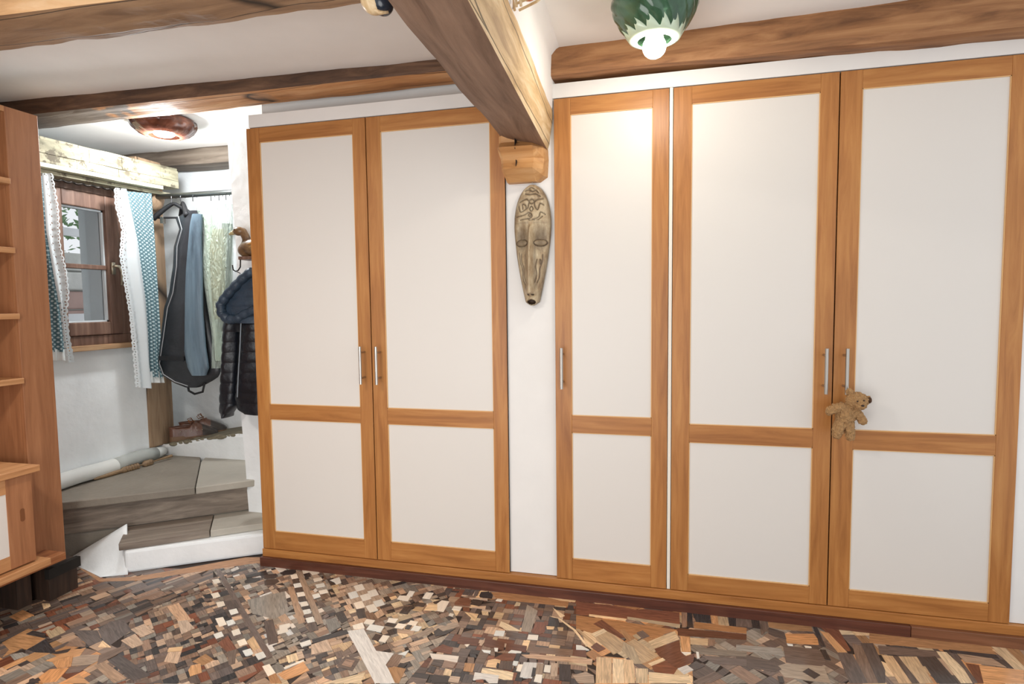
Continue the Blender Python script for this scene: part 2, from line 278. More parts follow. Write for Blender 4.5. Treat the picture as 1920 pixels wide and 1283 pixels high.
FEAT = '''
B D 565,100 618,95 1165,1000 1105,1030
B W 535,215 605,203 628,240 560,257
B T 425,340 500,318 522,345 445,365
B W 522,360 600,342 625,385 548,408
B T 490,455 560,437 580,460 510,482
B W 578,450 655,435 675,478 598,500
B W 708,530 790,510 812,555 732,578
B W 570,615 650,597 690,675 612,700
B W 680,645 755,622 782,665 702,692
B T 738,605 835,585 850,610 760,637
B W 735,745 815,718 838,770 758,795
B T 835,750 915,725 935,758 858,780
B W 550,780 635,750 660,795 578,825
B W 792,850 875,822 905,875 822,902
B L 895,850 965,795 1035,915 960,945
B W 850,950 935,925 965,978 882,1005
B W 978,985 1065,957 1098,1010 1015,1045
B W 1055,1110 1130,1085 1195,1180 1115,1215
B O 1115,1215 1195,1180 1260,1283 1140,1283
B W 1345,165 1412,152 1428,195 1362,210
B K 1362,210 1430,197 1445,243 1375,258
B W 1375,258 1450,245 1467,285 1390,300
B K 1390,300 1467,288 1480,340 1405,350
B W 1407,350 1485,338 1500,378 1423,393
B K 1425,393 1500,382 1515,432 1438,445
B W 1440,452 1517,437 1535,480 1458,495
B K 1460,497 1535,483 1545,512 1472,527
B W 1472,530 1548,515 1563,560 1487,575
B D 1490,577 1563,563 1575,595 1500,610
B W 1502,613 1580,595 1600,645 1522,662
B D 1522,665 1600,648 1640,730 1545,760
B T 1410,140 1462,120 1690,660 1625,680
B T 1315,290 1375,280 1500,650 1430,672
B W 1465,110 1615,68 1645,145 1570,165 1545,135 1480,155
B K 1480,155 1540,140 1560,180 1500,198
B W 1578,205 1665,187 1680,215 1592,235
B W 1603,265 1695,247 1705,280 1617,297
B W 1635,330 1720,312 1738,345 1652,365
B W 1570,372 1640,352 1660,390 1588,412
B W 1230,685 1340,662 1345,700 1318,715 1325,750 1215,780 1208,745 1232,735
B W 1440,870 1550,835 1565,875 1462,912
B K 1478,912 1510,905 1525,935 1490,945
B K 1600,1000 1720,958 1740,1000 1670,1020 1670,1075 1635,1078
B K 880,170 1100,115 1105,150 890,195
B K 1250,140 1290,115 1400,110 1410,130 1370,158 1270,165
B K 1060,190 1090,160 1200,148 1220,175 1180,200 1080,205
B K 1075,230 1100,208 1210,205 1235,230 1180,265 1080,270
B K 870,225 920,198 1030,190 1035,215 980,240 880,250
B D 1070,640 1165,620 1225,860 1120,890
B G 900,420 1290,330 1330,540 1180,620 950,560
B O 1215,1190 1480,1060 1545,1150 1290,1250
B W 1275,1125 1485,1040 1490,1055 1285,1140
B T 70,490 195,450 320,620 200,660
B T 180,640 280,630 360,715 220,775
B L 75,960 90,920 240,905 225,950
B T 40,1060 85,965 225,955 180,1080
B O 330,1060 470,980 560,1040 440,1100
B O 290,1150 320,1100 420,1080 435,1170 310,1215
B R 600,870 700,790 790,930 690,960
B B 690,960 790,930 775,1080 710,1098
B K 440,375 520,355 550,400 470,405
B K 560,590 640,570 650,600 575,615
B D 660,440 780,420 830,500 700,520
C T 770,345 1040,280 1172,503 900,600
C W 860,320 945,297 975,350 890,375
C W 995,375 1080,350 1110,405 1025,430
C W 800,390 885,367 915,425 830,450
C W 920,415 1005,392 1037,445 950,470
C W 1050,475 1140,450 1172,503 1085,528
C W 858,490 945,465 975,527 890,550
C W 978,520 1062,495 1105,558 1020,585
C W 625,262 720,232 740,285 690,305 665,280
C K 670,590 755,562 805,655 745,692
C K 885,550 970,540 975,590 990,630 910,645 890,600
C S 792,765 960,740 1085,960 1260,985 1180,1100 1290,1283 1070,1283 880,920
C W 848,712 950,682 972,738 860,748
C W 985,750 1025,697 1167,722 1130,778
C W 958,690 990,648 1075,662 1040,705
C K 1165,710 1195,682 1290,698 1258,728
C W 1190,680 1210,637 1305,647 1270,692
C W 1265,735 1300,690 1390,702 1345,747
C W 1385,705 1425,662 1503,675 1475,715
C W 1420,765 1460,712 1540,725 1505,768
C K 1365,745 1395,705 1440,712 1410,750
C K 1038,850 1080,795 1150,808 1105,865
C W 1108,865 1150,807 1220,817 1175,880
C W 1290,450 1315,415 1430,418 1400,470
C W 1385,415 1415,367 1470,375 1440,425
C W 1540,440 1580,382 1655,388 1615,450
C K 1475,515 1500,485 1580,492 1555,525
C K 1310,590 1365,520 1452,527 1395,600
C L 1440,560 1480,528 1560,535 1530,575
C L 1555,560 1600,495 1690,500 1690,565
C T 1225,890 1425,825 1445,865 1270,925
C T 1410,890 1590,830 1615,865 1435,925
C T 1240,945 1345,912 1372,950 1280,982
C T 1470,800 1640,725 1672,760 1500,840
C T 1290,745 1470,765 1450,800 1290,785
C W 1300,1000 1410,958 1375,1010
C K 1290,1125 1320,1085 1395,1095 1360,1135
C B 1180,1110 1270,990 1350,1000 1290,1120
C D 690,1115 780,1015 925,1045 850,1165
C B 740,1105 785,1045 875,1060 835,1130
C O 1200,1130 1290,1120 1380,1140 1310,1283 1270,1283
C L 560,1283 980,1175 930,1283
C T 440,900 600,848 655,955 440,1000
C K 445,850 790,750 815,790 455,888
C L 700,905 830,865 850,900 760,970
C G 580,650 690,640 740,720 620,785
C L 940,195 1250,225 1690,290 1690,310 1240,250
D W 0,320 110,325 170,282 258,295 190,415 0,385
D W 280,390 305,350 400,360 375,402
D T 475,360 670,348 660,388
D W 245,455 262,432 308,440 295,470
D L 430,418 585,440 545,522
D T 75,595 130,560 220,575 235,540 345,535 372,570 190,630
D K 75,640 130,598 190,640 330,600 225,670 100,690
D T 640,650 680,580 800,590 885,620 870,650 760,670
D W 755,680 775,625 885,632 865,688
D L 815,570 835,520 930,560 1070,635 890,620
D W 1130,725 1145,672 1258,680 1250,733
D W 775,290 795,268 860,275 842,300
D L 985,350 1010,305 1058,315 1050,345
D D 880,690 900,640 1130,665 1120,735
D G 1060,630 1130,330 1250,400 1170,645
D R 1180,650 1220,525 1345,530 1330,640 1270,670
D K 1360,570 1380,470 1480,490 1510,590
D L 1345,580 1440,585 1430,612 1350,608
D L 1470,590 1540,592 1535,628 1480,625
D O 720,190 1090,195 1600,295 1590,355 790,270
D L 1180,205 1690,265 1670,305 1500,285
D K 590,235 610,190 700,185 745,230 735,265 600,250
D T 480,255 690,265 685,285 480,270
D R 320,300 380,250 510,260 480,350 310,330
D K 490,330 520,265 640,290 600,350
D W 1680,790 1740,795 1830,845 1680,840
D L 1420,370 1555,460 1500,480
D L 1385,460 1500,490 1680,620 1815,800 1790,800 1650,620 1480,490
D S 30,880 365,915 345,985 60,945
D W 620,845 725,855 715,882 640,870
D W 758,822 805,825 800,862 765,858
D W 915,875 950,848 1070,865 1060,885
D W 425,785 485,783 455,815
D L 665,1030 690,960 770,945 835,960 820,1010 785,1045
D R 760,935 870,880 1010,905 975,970 740,950
D D 815,1055 835,965 975,975 955,1075
D K 780,1040 795,990 820,1000 805,1055
D K 985,970 1010,885 1060,885 1030,970
D W 965,1015 975,970 1035,975 1020,1022
D W 1005,1080 1030,1008 1085,1010 1060,1090
D S 1045,1150 1090,980 1310,990 1215,1080 1185,1165
D K 1175,1150 1195,1045 1232,1050 1220,1140
D T 1220,1130 1240,990 1320,1000 1300,1140
D W 1315,1090 1330,1015 1400,1020 1390,1100
D T 1400,990 1480,995 1470,1140 1395,1140
D W 1205,1200 1230,1120 1305,1128 1290,1218
D S 520,1180 540,1095 815,1130 800,1218 700,1218 655,1170
D K 45,1180 80,1120 260,1145 240,1218 60,1218
D L 185,1125 210,1055 290,1075 270,1140
D T 240,1200 265,1140 380,1150 360,1218
D K 0,1090 40,1020 110,1040 80,1110
D D 45,1010 80,950 200,960 165,1040
D B 165,1040 200,960 340,990 300,1050
D D 520,1090 550,1000 640,1010 600,1100
D O 410,1080 430,990 545,1000 520,1095
D L 610,1095 625,1045 900,1080 980,1100 965,1180 870,1180
D T 1640,1130 1790,1090 1880,1130 1890,1218 1700,1218
D T 1060,895 1250,895 1870,945 1860,1005 1120,930
D K 1490,1000 1620,1010 1610,1190 1490,1190
D R 650,700 880,760 870,850 640,800
D R 900,765 1130,800 1120,870 880,850
D B 1150,800 1650,840 1640,910 1120,870
D R 370,690 600,720 570,800 340,770
D T 590,790 660,710 650,760 620,800
D R 40,850 180,780 300,820 280,890
E R 0,150 60,190 360,210 680,270 760,260 1165,300 1170,440 560,375 0,320
E L 145,320 570,375 560,395 145,340
E L 575,348 1175,435 1170,475 575,375
E O 0,330 1140,495 870,590 200,540 0,480
E L 0,495 30,485 225,650 190,665
E L 175,540 310,485 350,515 215,580
E L 220,600 220,560 375,505 530,625 515,730 420,770
E L 530,625 650,690 735,880 660,880 515,730
E L 570,635 660,595 935,790 840,840 735,880 650,690
E L 810,630 1110,510 1165,600 885,705
E L 810,880 975,815 1008,840 850,905
E D 680,530 750,505 830,570 740,600
E L 635,565 680,545 735,590 700,610
E R 880,710 1165,610 1180,740 1240,790 1340,760 1320,860 1140,940 930,790
E R 850,905 1010,845 1140,935 1100,1000 880,970
E R 165,690 230,640 335,710 250,750
E R 190,430 290,380 560,580 500,590
E O 480,500 540,490 650,600 590,635
E B 1185,265 1250,275 1245,465 1190,465
E K 1250,275 1300,280 1320,475 1250,470
E K 1300,290 1505,305 1520,420 1350,405
E L 1585,310 1695,320 1725,455 1605,440
E O 1510,305 1585,310 1605,440 1525,420
E K 1710,320 1920,340 1920,470 1725,450
E O 1330,405 1720,450 1920,475 1920,540 1325,475
E R 1140,475 1920,545 1920,610 1145,560
E L 1280,585 1490,600 1485,675 1285,655
E B 1490,605 1565,610 1560,680 1490,675
E O 1170,575 1275,580 1295,745 1190,745
E L 230,800 400,810 405,930 400,1098 220,1098
E L 412,815 530,830 540,950 545,1098 408,1098
E L 535,830 640,835 660,930 665,1098 548,1098
E L 668,930 810,935 810,1098 670,1098
E L 815,970 1275,1015 1295,1098 815,1098
E S 1140,935 1250,895 1325,950 1215,1000
E W 1350,745 1380,750 1390,820 1360,820
E W 1185,750 1295,755 1225,785
E D 1260,900 1350,850 1450,905 1330,960
E D 1310,1080 1560,965 1665,1025 1510,1098 1310,1098
E G 1350,690 1920,745 1920,800 1370,770
E D 1390,780 1920,830 1920,905 1560,880
G D 0,255 190,260 210,400 0,385
G K 185,260 290,270 320,420 215,405
G B 295,280 400,290 420,420 330,500 310,430
G O 405,315 960,350 990,450 600,430 420,395
G D 420,400 620,460 650,550 500,520 415,480
G O 630,480 1000,480 1050,545 1065,625 650,600
G W 650,610 730,620 735,640 665,635
G W 875,638 965,650 975,665 890,660
G D 600,625 1080,685 1160,860 1080,910 640,850
G K 965,345 1020,350 1155,650 1090,640
G K 1080,685 1150,690 1220,825 1145,810
G O 1070,440 1190,470 1430,720 1310,720
G R 1030,350 1290,375 1480,700 1430,700
G G 0,620 580,665 630,770 0,690
G D 0,720 480,830 590,940 510,975 0,885
G K 855,970 930,925 1085,1015 1010,1065
G D 1255,1060 1325,1005 1450,1080 1360,1118
G D 1300,725 1500,740 1700,1118 1460,1118
G D 1600,600 1760,600 1920,950 1920,1118 1830,1118
G B 1490,600 1620,640 1800,900 1840,1118 1700,1118 1560,900
G K 530,1030 600,1035 625,1118 560,1118
G G 510,900 640,860 1130,900 1220,1118 620,1040
H O -70,425 550,480 1400,580 1580,750 950,690 -70,600
H L 1430,580 1620,600 1920,900 1920,950 1800,940
H O 1620,600 1800,610 1920,760 1920,900
H K 950,685 1560,750 1610,805 1450,790 1000,725
H T 1050,735 1500,790 1700,915 1160,845
H O 1340,880 1920,950 1920,1118 1400,1118
H L 85,750 230,765 480,1118 310,1118
H L 300,770 540,775 760,1118 580,1118
H D 230,765 300,770 580,1118 480,1118
H D 40,630 780,700 860,800 560,770 60,740
H K 570,780 780,770 1085,1118 800,1118
H L 790,705 920,715 1180,960 1260,1118 1110,1118
H D 940,720 1050,740 1330,1118 1260,1118 1150,940
H R 1170,860 1340,885 1400,1118 1320,1118
A O 100,470 255,390 385,450 225,525
A L 510,640 540,615 580,625 650,575 690,585 740,640 565,715
A O 20,760 320,600 400,625 300,670 515,710 310,840 250,825 30,920 100,840
A K 290,665 370,625 520,660 500,710
A T 1470,610 1620,548 1740,635 1590,700
A T 1360,735 1520,660 1620,770 1490,825
A O 510,965 720,880 970,815 900,910 590,980
A T 830,900 1110,895 1170,930 1030,1005 800,1030
A O 590,985 830,900 800,1030 640,1050
A O 430,1150 560,1060 780,1040 640,1200 480,1218
A T 1060,1020 1170,970 1430,1160 1280,1218
A B 1115,900 1400,790 1440,830 1090,1010
A D 1210,960 1350,890 1700,1130 1500,1190
A L 1105,810 1155,740 1250,815
A O 720,1218 890,1120 1010,1218
A L 470,280 740,130 745,150 500,290
A L 470,320 560,320 570,350 490,385
A D 1100,620 1240,520 1400,500 1480,620 1200,820
A D 800,620 1100,620 1150,740 1000,800
A B 860,700 970,780 960,810 720,800
A K 560,880 800,830 760,870 640,890
A T 0,1118 200,1020 240,1040 60,1120
A K 320,1218 330,1180 370,1165 420,1185 440,1218
A K 300,840 520,720 640,880 400,870
A D 780,1040 1030,1005 900,1090 730,1110
A G 110,900 250,870 330,900 160,960
X O 497,1046 460,1046 330,1070 250,1083 188,1086 150,1062 150,1068 186,1092 260,1090 480,1057 640,1064
'''
def fl(px, py): p = P(px, py, 2, 0); return (p.x, p.y)
feats = []
for ln in FEAT.strip().split('\n'):
    a = ln.split(); ox, oy, sc = CR[a[0]]
    pts = [fl(ox+float(q.split(',')[0])/sc, oy+float(q.split(',')[1])/sc) for q in a[2:]]
    feats.append((a[1], pts))
def area2(p): return abs(sum(p[i][0]*p[(i+1) % len(p)][1]-p[(i+1) % len(p)][0]*p[i][1] for i in range(len(p))))/2
def inside(q, p):
    c = False
    for i in range(len(p)):
        a, b_ = p[i], p[i-1]
        if (a[1] > q[1]) != (b_[1] > q[1]) and q[0] < (b_[0]-a[0])*(q[1]-a[1])/(b_[1]-a[1])+a[0]: c = not c
    return c
def clip(poly, reg):
    a = sum(reg[i][0]*reg[(i+1) % len(reg)][1]-reg[(i+1) % len(reg)][0]*reg[i][1] for i in range(len(reg)))
    if a < 0: reg = reg[::-1]
    out = poly
    for i in range(len(reg)):
        A, Bq = reg[i], reg[(i+1) % len(reg)]; ip = out; out = []
        sd = lambda q: (Bq[0]-A[0])*(q[1]-A[1])-(Bq[1]-A[1])*(q[0]-A[0])
        for k in range(len(ip)):
            c0, c1 = ip[k-1], ip[k]; s0, s1 = sd(c0), sd(c1)
            if (s0 >= 0) != (s1 >= 0): t = s0/(s0-s1); out.append((c0[0]+(c1[0]-c0[0])*t, c0[1]+(c1[1]-c0[1])*t))
            if s1 >= 0: out.append(c1)
        if not out: return []
    return out
def guil(x0, x1, y0, y1, mx, out):
    w_, h_ = x1-x0, y1-y0
    if max(w_, h_) < mx*random.uniform(.8, 2.1) and min(w_, h_) < mx*random.uniform(.6, 1.1): out.append((x0, x1, y0, y1)); return
    t = random.uniform(.3, .7)
    if w_ > h_*random.uniform(.7, 1.3): guil(x0, x0+w_*t, y0, y1, mx, out); guil(x0+w_*t, x1, y0, y1, mx, out)
    else: guil(x0, x1, y0, y0+h_*t, mx, out); guil(x0, x1, y0+h_*t, y1, mx, out)
# regions: convex outline on the floor (metres), direction of the laying, piece size, tones
def R_(pts): return [fl(*q) for q in pts]
REG = [
 (R_([(60,1060),(150,1060),(400,1070),(400,1085),(250,1160),(0,1230),(0,1090)]), (fl(220,1180), fl(400,1110)), .035, 'DDDBBBGDKRT', 2.4),
 (R_([(396,1066),(497,1046),(600,1063),(640,1180),(515,1240)]), (fl(400,1070), fl(515,1238)), .036, 'GGGDDKTBSTG', 1),
 (R_([(250,1150),(400,1072),(520,1242),(450,1283),(200,1283)]), (fl(400,1070), fl(515,1238)), .036, 'DDBBBTKGDRT', 1.2),
 (R_([(0,1225),(260,1140),(460,1283),(500,1420),(-200,1420)]), (fl(60,1283), fl(330,1150)), .055, 'DDBOOBKTTRG', 1.3),
 (R_([(600,1060),(720,1065),(830,1100),(860,1170),(760,1283),(640,1283),(500,1240)]), (fl(600,1090), fl(650,1180)), .038, 'GGTTDBBKTLG', 1),
 (R_([(460,1283),(520,1235),(640,1180),(780,1283),(900,1420),(450,1420)]), (fl(530,1283), fl(640,1240)), .05, 'BTTGTBOLD', 1.2),
 (R_([(720,1065),(1080,1115),(1100,1230),(1110,1420),(820,1420),(740,1283)]), (fl(900,1200), fl(1100,1225)), .042, 'DDDBBBRKTLDR', 1),
 (R_([(1080,1115),(1290,1140),(1300,1283),(1290,1420),(1090,1420)]), (fl(1100,1200), fl(1200,1270)), .05, 'ROOLLBOD', 1.6),
 (R_([(1270,1130),(1560,1170),(1620,1283),(1640,1420),(1270,1420)]), (fl(1350,1260), fl(1290,1220)), .05, 'DDBGBTDG', 1.2),
 (R_([(1540,1165),(1919,1195),(2000,1283),(2000,1420),(1620,1420)]), (fl(1600,1200), fl(1680,1283)), .06, 'ODDLOBTK', 2.2),
]
pieces = []   # (tone, polygon, height, grain angle)
for k, (reg, (da, db), mx, tones, st) in enumerate(REG):
    mx *= 1.18
    ang = math.atan2(db[1]-da[1], db[0]-da[0]); ca, sa = math.cos(ang), math.sin(ang)
    loc = [((x*ca+y*sa)/st, -x*sa+y*ca) for x, y in reg]
    out = []; guil(min(p[0] for p in loc), max(p[0] for p in loc), min(p[1] for p in loc), max(p[1] for p in loc), mx, out)
    for (x0, x1, y0, y1) in out:
        q = [(x0*st, y0), (x1*st, y0), (x1*st, y1), (x0*st, y1)]
        if random.random() < .16:   # some are cut as triangles or trapezia
            q = q[:3] if random.random() < .4 else [(x0*st+(x1-x0)*.3, y0), (x1*st, y0), (x1*st-(x1-x0)*.25, y1), (x0*st, y1)]
        q = [(x*ca-y*sa, x*sa+y*ca) for x, y in q]; q = clip(q, reg)
        if len(q) < 3 or area2(q) < 4e-5: continue
        c = (sum(p[0] for p in q)/len(q), sum(p[1] for p in q)/len(q))
        if any(inside(c, r[0]) for r in REG[:k]): continue
        if any(all(inside(p, f[1]) for p in q) for f in feats): continue
        pieces.append((random.choice(tones), q, .0022+.0002*(10-k)/10, ang+(PI/2 if random.random() < .35 else 0)))
# plain coarser laying under the camera, outside the picture
out = []; guil(-2.6, 1.8, -1.95, -.86, .11, out)
for (x0, x1, y0, y1) in out: pieces.append((random.choice('DBOTRLGB'), [(x0, y0), (x1, y0), (x1, y1), (x0, y1)], .0012, random.choice((0, PI/2))))
# pieces along the plinth
x = -1.9
while x < 1.6:
    l = random.uniform(.12, .4); pieces.append((random.choice('OBROT'), [(x, -.09), (x+l, -.09), (x+l, -.015), (x, -.015)], .0011, 0)); x += l
feats.sort(key=lambda f: -area2(f[1]))
for fi_, (t, q) in enumerate(feats):
    a = area2(q); e = max(range(len(q)), key=lambda i: (q[i][0]-q[i-1][0])**2+(q[i][1]-q[i-1][1])**2)
    pieces.append((t, q, .0027+fi_*8e-6, math.atan2(q[e][1]-q[e-1][1], q[e][0]-q[e-1][0])))
def shrink(q, d=.0006):
    c = Vector((sum(p[0] for p in q)/len(q), sum(p[1] for p in q)/len(q))); out = []
    for p in q:
        v = c-Vector(p); L_ = v.length; out.append(tuple(Vector(p)+v*(min(d, L_*.3)/L_ if L_ else 0)))
    return out
def paint(o, cols, angs):
    me = o.data; ca = me.color_attributes.new('tone', 'FLOAT_COLOR', 'CORNER'); ul = me.uv_layers.new(name='grain')
    org = Vector(o.location) if not o.parent else origin(o.parent)+Vector(o.location)
    for p in me.polygons:
        c = cols(p.index); an, off = angs(p.index); a, s_ = math.cos(an), math.sin(an)
        for li in p.loop_indices:
            v = me.vertices[me.loops[li].vertex_index].co+org
            ca.data[li].color = c; ul.data[li].uv = (v.x*a+v.y*s_+off, -v.x*s_+v.y*a+off*.37)
def tonecol(t):
    c = TONE[t]; v = random.uniform(.84, 1.14) if t not in 'WS' else random.uniform(.96, 1.04); w_ = random.uniform(-.04, .04)
    c = lin([min(255, c[0]*v*(1+w_)), min(255, c[1]*v), min(255, c[2]*v*(1-w_))])
    return (c[0], c[1], c[2], .25 if t == 'W' else .6 if t == 'S' else 1.)
def vis(q):
    pp = [proj((x, y, 0)) for x, y in q]
    if not any(0 <= a <= 1920 and 0 <= b_ <= 1283 for a, b_ in pp): return 0
    return area2(pp)
pieces.sort(key=lambda t: -vis(t[1]))
rest = MB(); rc = []
for i, (t, q, h, an) in enumerate(pieces):
    c = tonecol(t); off = random.uniform(0, 50); q = shrink(q)
    if i < 298:
        m_ = MB(); m_.prism(q, -.001, h); o = m_.build('wood_tile', m_floor, floor, recalc=False)
        paint(o, lambda k: c, lambda k: (an, off))
    else:
        n0 = len(rest.f); rest.prism(q, -.001, h); rc += [(c, an, off)]*(len(rest.f)-n0)
o = rest.build('wood_tile_field', m_floor, floor, recalc=False); o['kind'] = 'stuff'
o['label'] = 'smaller inlaid wood offcuts filling the mosaic floor'
paint(o, lambda k: rc[k][0], lambda k: (rc[k][1], rc[k][2]))

# ------------------------------------------------------------------ wardrobes
def pull(x, z0, z1, parent, lab=None):
    b = MB(); b.tube([(x, -.045, z0), (x, -.045, z1)], .0065, 14)
    for z in (z0+.028, z1-.028): b.tube([(x, -.045, z), (x, .002, z)], .0045, 10)
    return b.build('handle', m_metal, parent, smooth=False, label=lab or 'brushed steel bar handle')
def door(parent, x0, x1, hx, mid, low, hz, ws=.071, lab=None):
    z0, z1 = .086, 2.152; g = .0012
    d = MB().box(x0+g, x1-g, .008, .022, z0, z1).build('door', m_carc, parent)
    if lab: d['label'] = lab
    for a, c in ((x0+g, x0+ws), (x1-ws+.006, x1-g)): MB().box(a, c, 0, .0205, z0, z1).build('stile', m_stile, d, bevel=.0012)
    for a, c in ((z0, low), (mid-.074, mid), (2.084, z1)):
        MB().box(x0+ws, x1-ws+.006, .0006, .0205, a, c).build('rail', m_rail, d, bevel=.0012)
    for a, c in ((low, mid-.074), (mid, 2.084)):
        MB().box(x0+ws-.001, x1-ws+.007, .0065, .019, a-.001, c+.001).build('panel', m_panel, d, label='white infill panel')
        # thin pale bead round the infill
        bb = MB(); X0, X1 = x0+ws, x1-ws+.006; t = .003
        bb.box(X0, X0+t, .002, .007, a, c); bb.box(X1-t, X1, .002, .007, a, c); bb.box(X0, X1, .002, .007, a, a+t); bb.box(X0, X1, .002, .007, c-t, c)
        bb.build('bead', m_bead, d)
    pull(hx, hz[0], hz[1], d)
    return d
m_bead = plain('pale_bead', (222, 178, 122), rough=.4)
def carcass(parent, x0, x1):
    b = MB(); z0, z1 = .086, 2.155
    b.box(x0, x0+.016, .0225, .3, z0, z1); b.box(x1-.016, x1, .0225, .3, z0, z1); b.box(x0, x1, .0225, .3, z0, z0+.016); b.box(x0, x1, .0225, .3, z1-.016, z1); b.box(x0, x1, .285, .299, z0, z1)
    return b.build('carcass', m_carc, parent)
wA = thing('wardrobe', (-1.265, .15, .086), 'built-in two-door wardrobe left of the carved mask, white panels in orange-brown wood frames', 'wardrobe')
carcass(wA, -1.903, -.624)
door(wA, -1.904, -1.277, -1.312, .818, .176, (.935, 1.11))
door(wA, -1.275, -.624, -1.232, .818, .176, (.935, 1.11))
wB = thing('wardrobe', (-.175, .15, .086), 'narrow one-door wardrobe right of the carved mask, white panels in wood frame', 'wardrobe')
carcass(wB, -.41, .073)
door(wB, -.410, .060, -.376, .814, .178, (.935, 1.11))
MB().box(.0612, .0738, .003, .3, .086, 2.155).build('edge_strip', m_carc, wB)
wC = thing('wardrobe', (.685, .15, .086), 'wide two-door wardrobe at the right with the teddy bear hanging from its handle', 'wardrobe')
carcass(wC, .075, 1.297)
door(wC, .075, .677, .643, .794, .156, (.94, 1.115))
door(wC, .679, 1.296, .714, .794, .156, (.94, 1.115), ws=.075)

# ------------------------------------------------------------------ hewn beams
def beam(name, A, Bp, prof, mats, mids, label, n=70, amp=.008, seed=0, sub=5, fr=3.0, rot=None):
    """A, Bp: lists of 4 corners (3D) at each end, ordered round; mids: material per side"""
    rows = []; A = [Vector(p) for p in A]; Bp = [Vector(p) for p in Bp]; L_ = ((A[0]-Bp[0]).length)
    for i in range(n+1):
        t = i/n; cs = [A[k].lerp(Bp[k], t) for k in range(4)]; cen = sum(cs, Vector())/4; row = []
        for k in range(4):
            for j in range(sub):
                s_ = j/sub; s2 = s_
                p = cs[k].lerp(cs[(k+1) % 4], s2)
                cr = min(s_, 1-s_)*sub
                d = (p-cen).normalized(); r = .006 if j == 0 else 0
                q = Vector((p.x*fr, p.y*fr, p.z*fr))+Vector((seed, seed*2, 0))
                row.append(p+d*(amp*(noise.noise(q)*1.0+.45*noise.noise(q*3.1))-r))
        rows.append(row)
    b = MB(); N = 4*sub; vs = [p for r in rows for p in r]; base = b.add(vs, [])
    for i in range(n):
        for k in range(N):
            b.f.append([i*N+k, i*N+(k+1) % N, (i+1)*N+(k+1) % N, (i+1)*N+k]); b.m.append(mids[k//sub])
    b.f.append(list(range(N))[::-1]); b.m.append(mids[0]); b.f.append(list(range(n*N, n*N+N))); b.m.append(mids[0])
    o = b.build(name, mats, None, smooth=False); tag(o, label, 'beam'); return o
# corners order: bottom-front, bottom-back, top-back, top-front ; sides: bottom, back, top, front
# the raw lower face of this beam turns grey toward its left end
m_b2bot = wood('beam_raw_to_grey', [(160, 108, 66), (200, 146, 96), (216, 170, 124)], 'x', rough=.65, bump=.5, scale=2.4, stretch=9, crack=.8)
nt = m_b2bot.node_tree; bs = nt.nodes['Principled BSDF']; src = bs.inputs['Base Color'].links[0].from_socket
tc = nt.nodes.new('ShaderNodeTexCoord'); sx = nt.nodes.new('ShaderNodeSeparateXYZ'); nt.links.new(tc.outputs['Object'], sx.inputs[0])
nn = nt.nodes.new('ShaderNodeTexNoise'); nn.inputs['Scale'].default_value = 6; nn.inputs['Detail'].default_value = 7; nt.links.new(tc.outputs['Object'], nn.inputs['Vector'])
ad = nt.nodes.new('ShaderNodeMath'); ad.operation = 'MULTIPLY_ADD'; ad.inputs[1].default_value = .7; nt.links.new(nn.outputs['Fac'], ad.inputs[0]); nt.links.new(sx.outputs[0], ad.inputs[2])
rp = nt.nodes.new('ShaderNodeValToRGB'); rp.color_ramp.elements[0].position = .18; rp.color_ramp.elements[1].position = .22
nt.links.new(ad.outputs[0], rp.inputs[0])
mp_ = nt.nodes.new('ShaderNodeMath'); mp_.operation = 'ADD'; mp_.inputs[1].default_value = .15; nt.links.new(ad.outputs[0], mp_.inputs[0]); nt.links.new(mp_.outputs[0], rp.inputs[0])
mx = nt.nodes.new('ShaderNodeMix'); mx.data_type = 'RGBA'; nt.links.new(rp.outputs[0], mx.inputs[0]); mx.inputs[6].default_value = lin((112, 100, 90)); nt.links.new(src, mx.inputs[7]); nt.links.new(mx.outputs[2], bs.inputs['Base Color'])
beam('ceiling_beam', [(-3.9, -.205, 2.255), (-3.9, -.015, 2.24), (-3.9, -.015, 2.35), (-3.9, -.205, 2.35)],
     [(-.60, -.055, 2.292), (-.60, .085, 2.288), (-.60, .085, 2.35), (-.60, -.05, 2.35)], None,
     [m_bmdark, m_b2bot], [1, 0, 0, 0], 'ceiling beam above the alcove and left wardrobe, dark front, raw orange underside turning grey', seed=1.3, amp=.01)
beam('ceiling_beam', [(-3.12, -1.12, 2.195), (-3.12, -.86, 2.2), (-3.12, -.86, 2.35), (-3.12, -1.12, 2.35)],
     [(-.60, -.955, 2.205), (-.60, -.80, 2.205), (-.60, -.80, 2.35), (-.60, -.955, 2.35)], None,
     [m_b1f, m_b1b], [1, 1, 0, 0], 'ceiling beam at the top left corner of the photo, tan front face and grey-brown underside', seed=4.1, amp=.016)
beam('ceiling_beam', [(-.425, -.055, 2.225), (-.425, .10, 2.235), (-.425, .10, 2.35), (-.425, -.05, 2.35)],
     [(1.9, -.135, 2.19), (1.9, .08, 2.2), (1.9, .08, 2.35), (1.9, -.135, 2.35)], None,
     [m_bm3], [0, 0, 0, 0], 'round-edged brown ceiling beam above the two right wardrobes behind the green lamp', seed=8.7, amp=.013)
# main beam, running from the wall over the camera
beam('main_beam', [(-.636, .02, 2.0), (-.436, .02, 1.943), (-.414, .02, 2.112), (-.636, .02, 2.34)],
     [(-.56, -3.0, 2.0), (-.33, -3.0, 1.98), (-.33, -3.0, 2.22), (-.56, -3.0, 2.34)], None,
     [m_mainb, m_mains], [0, 1, 1, 0], 'massive slanting old beam running from the wall between wardrobes toward the camera', seed=2.2, amp=.007, n=90)
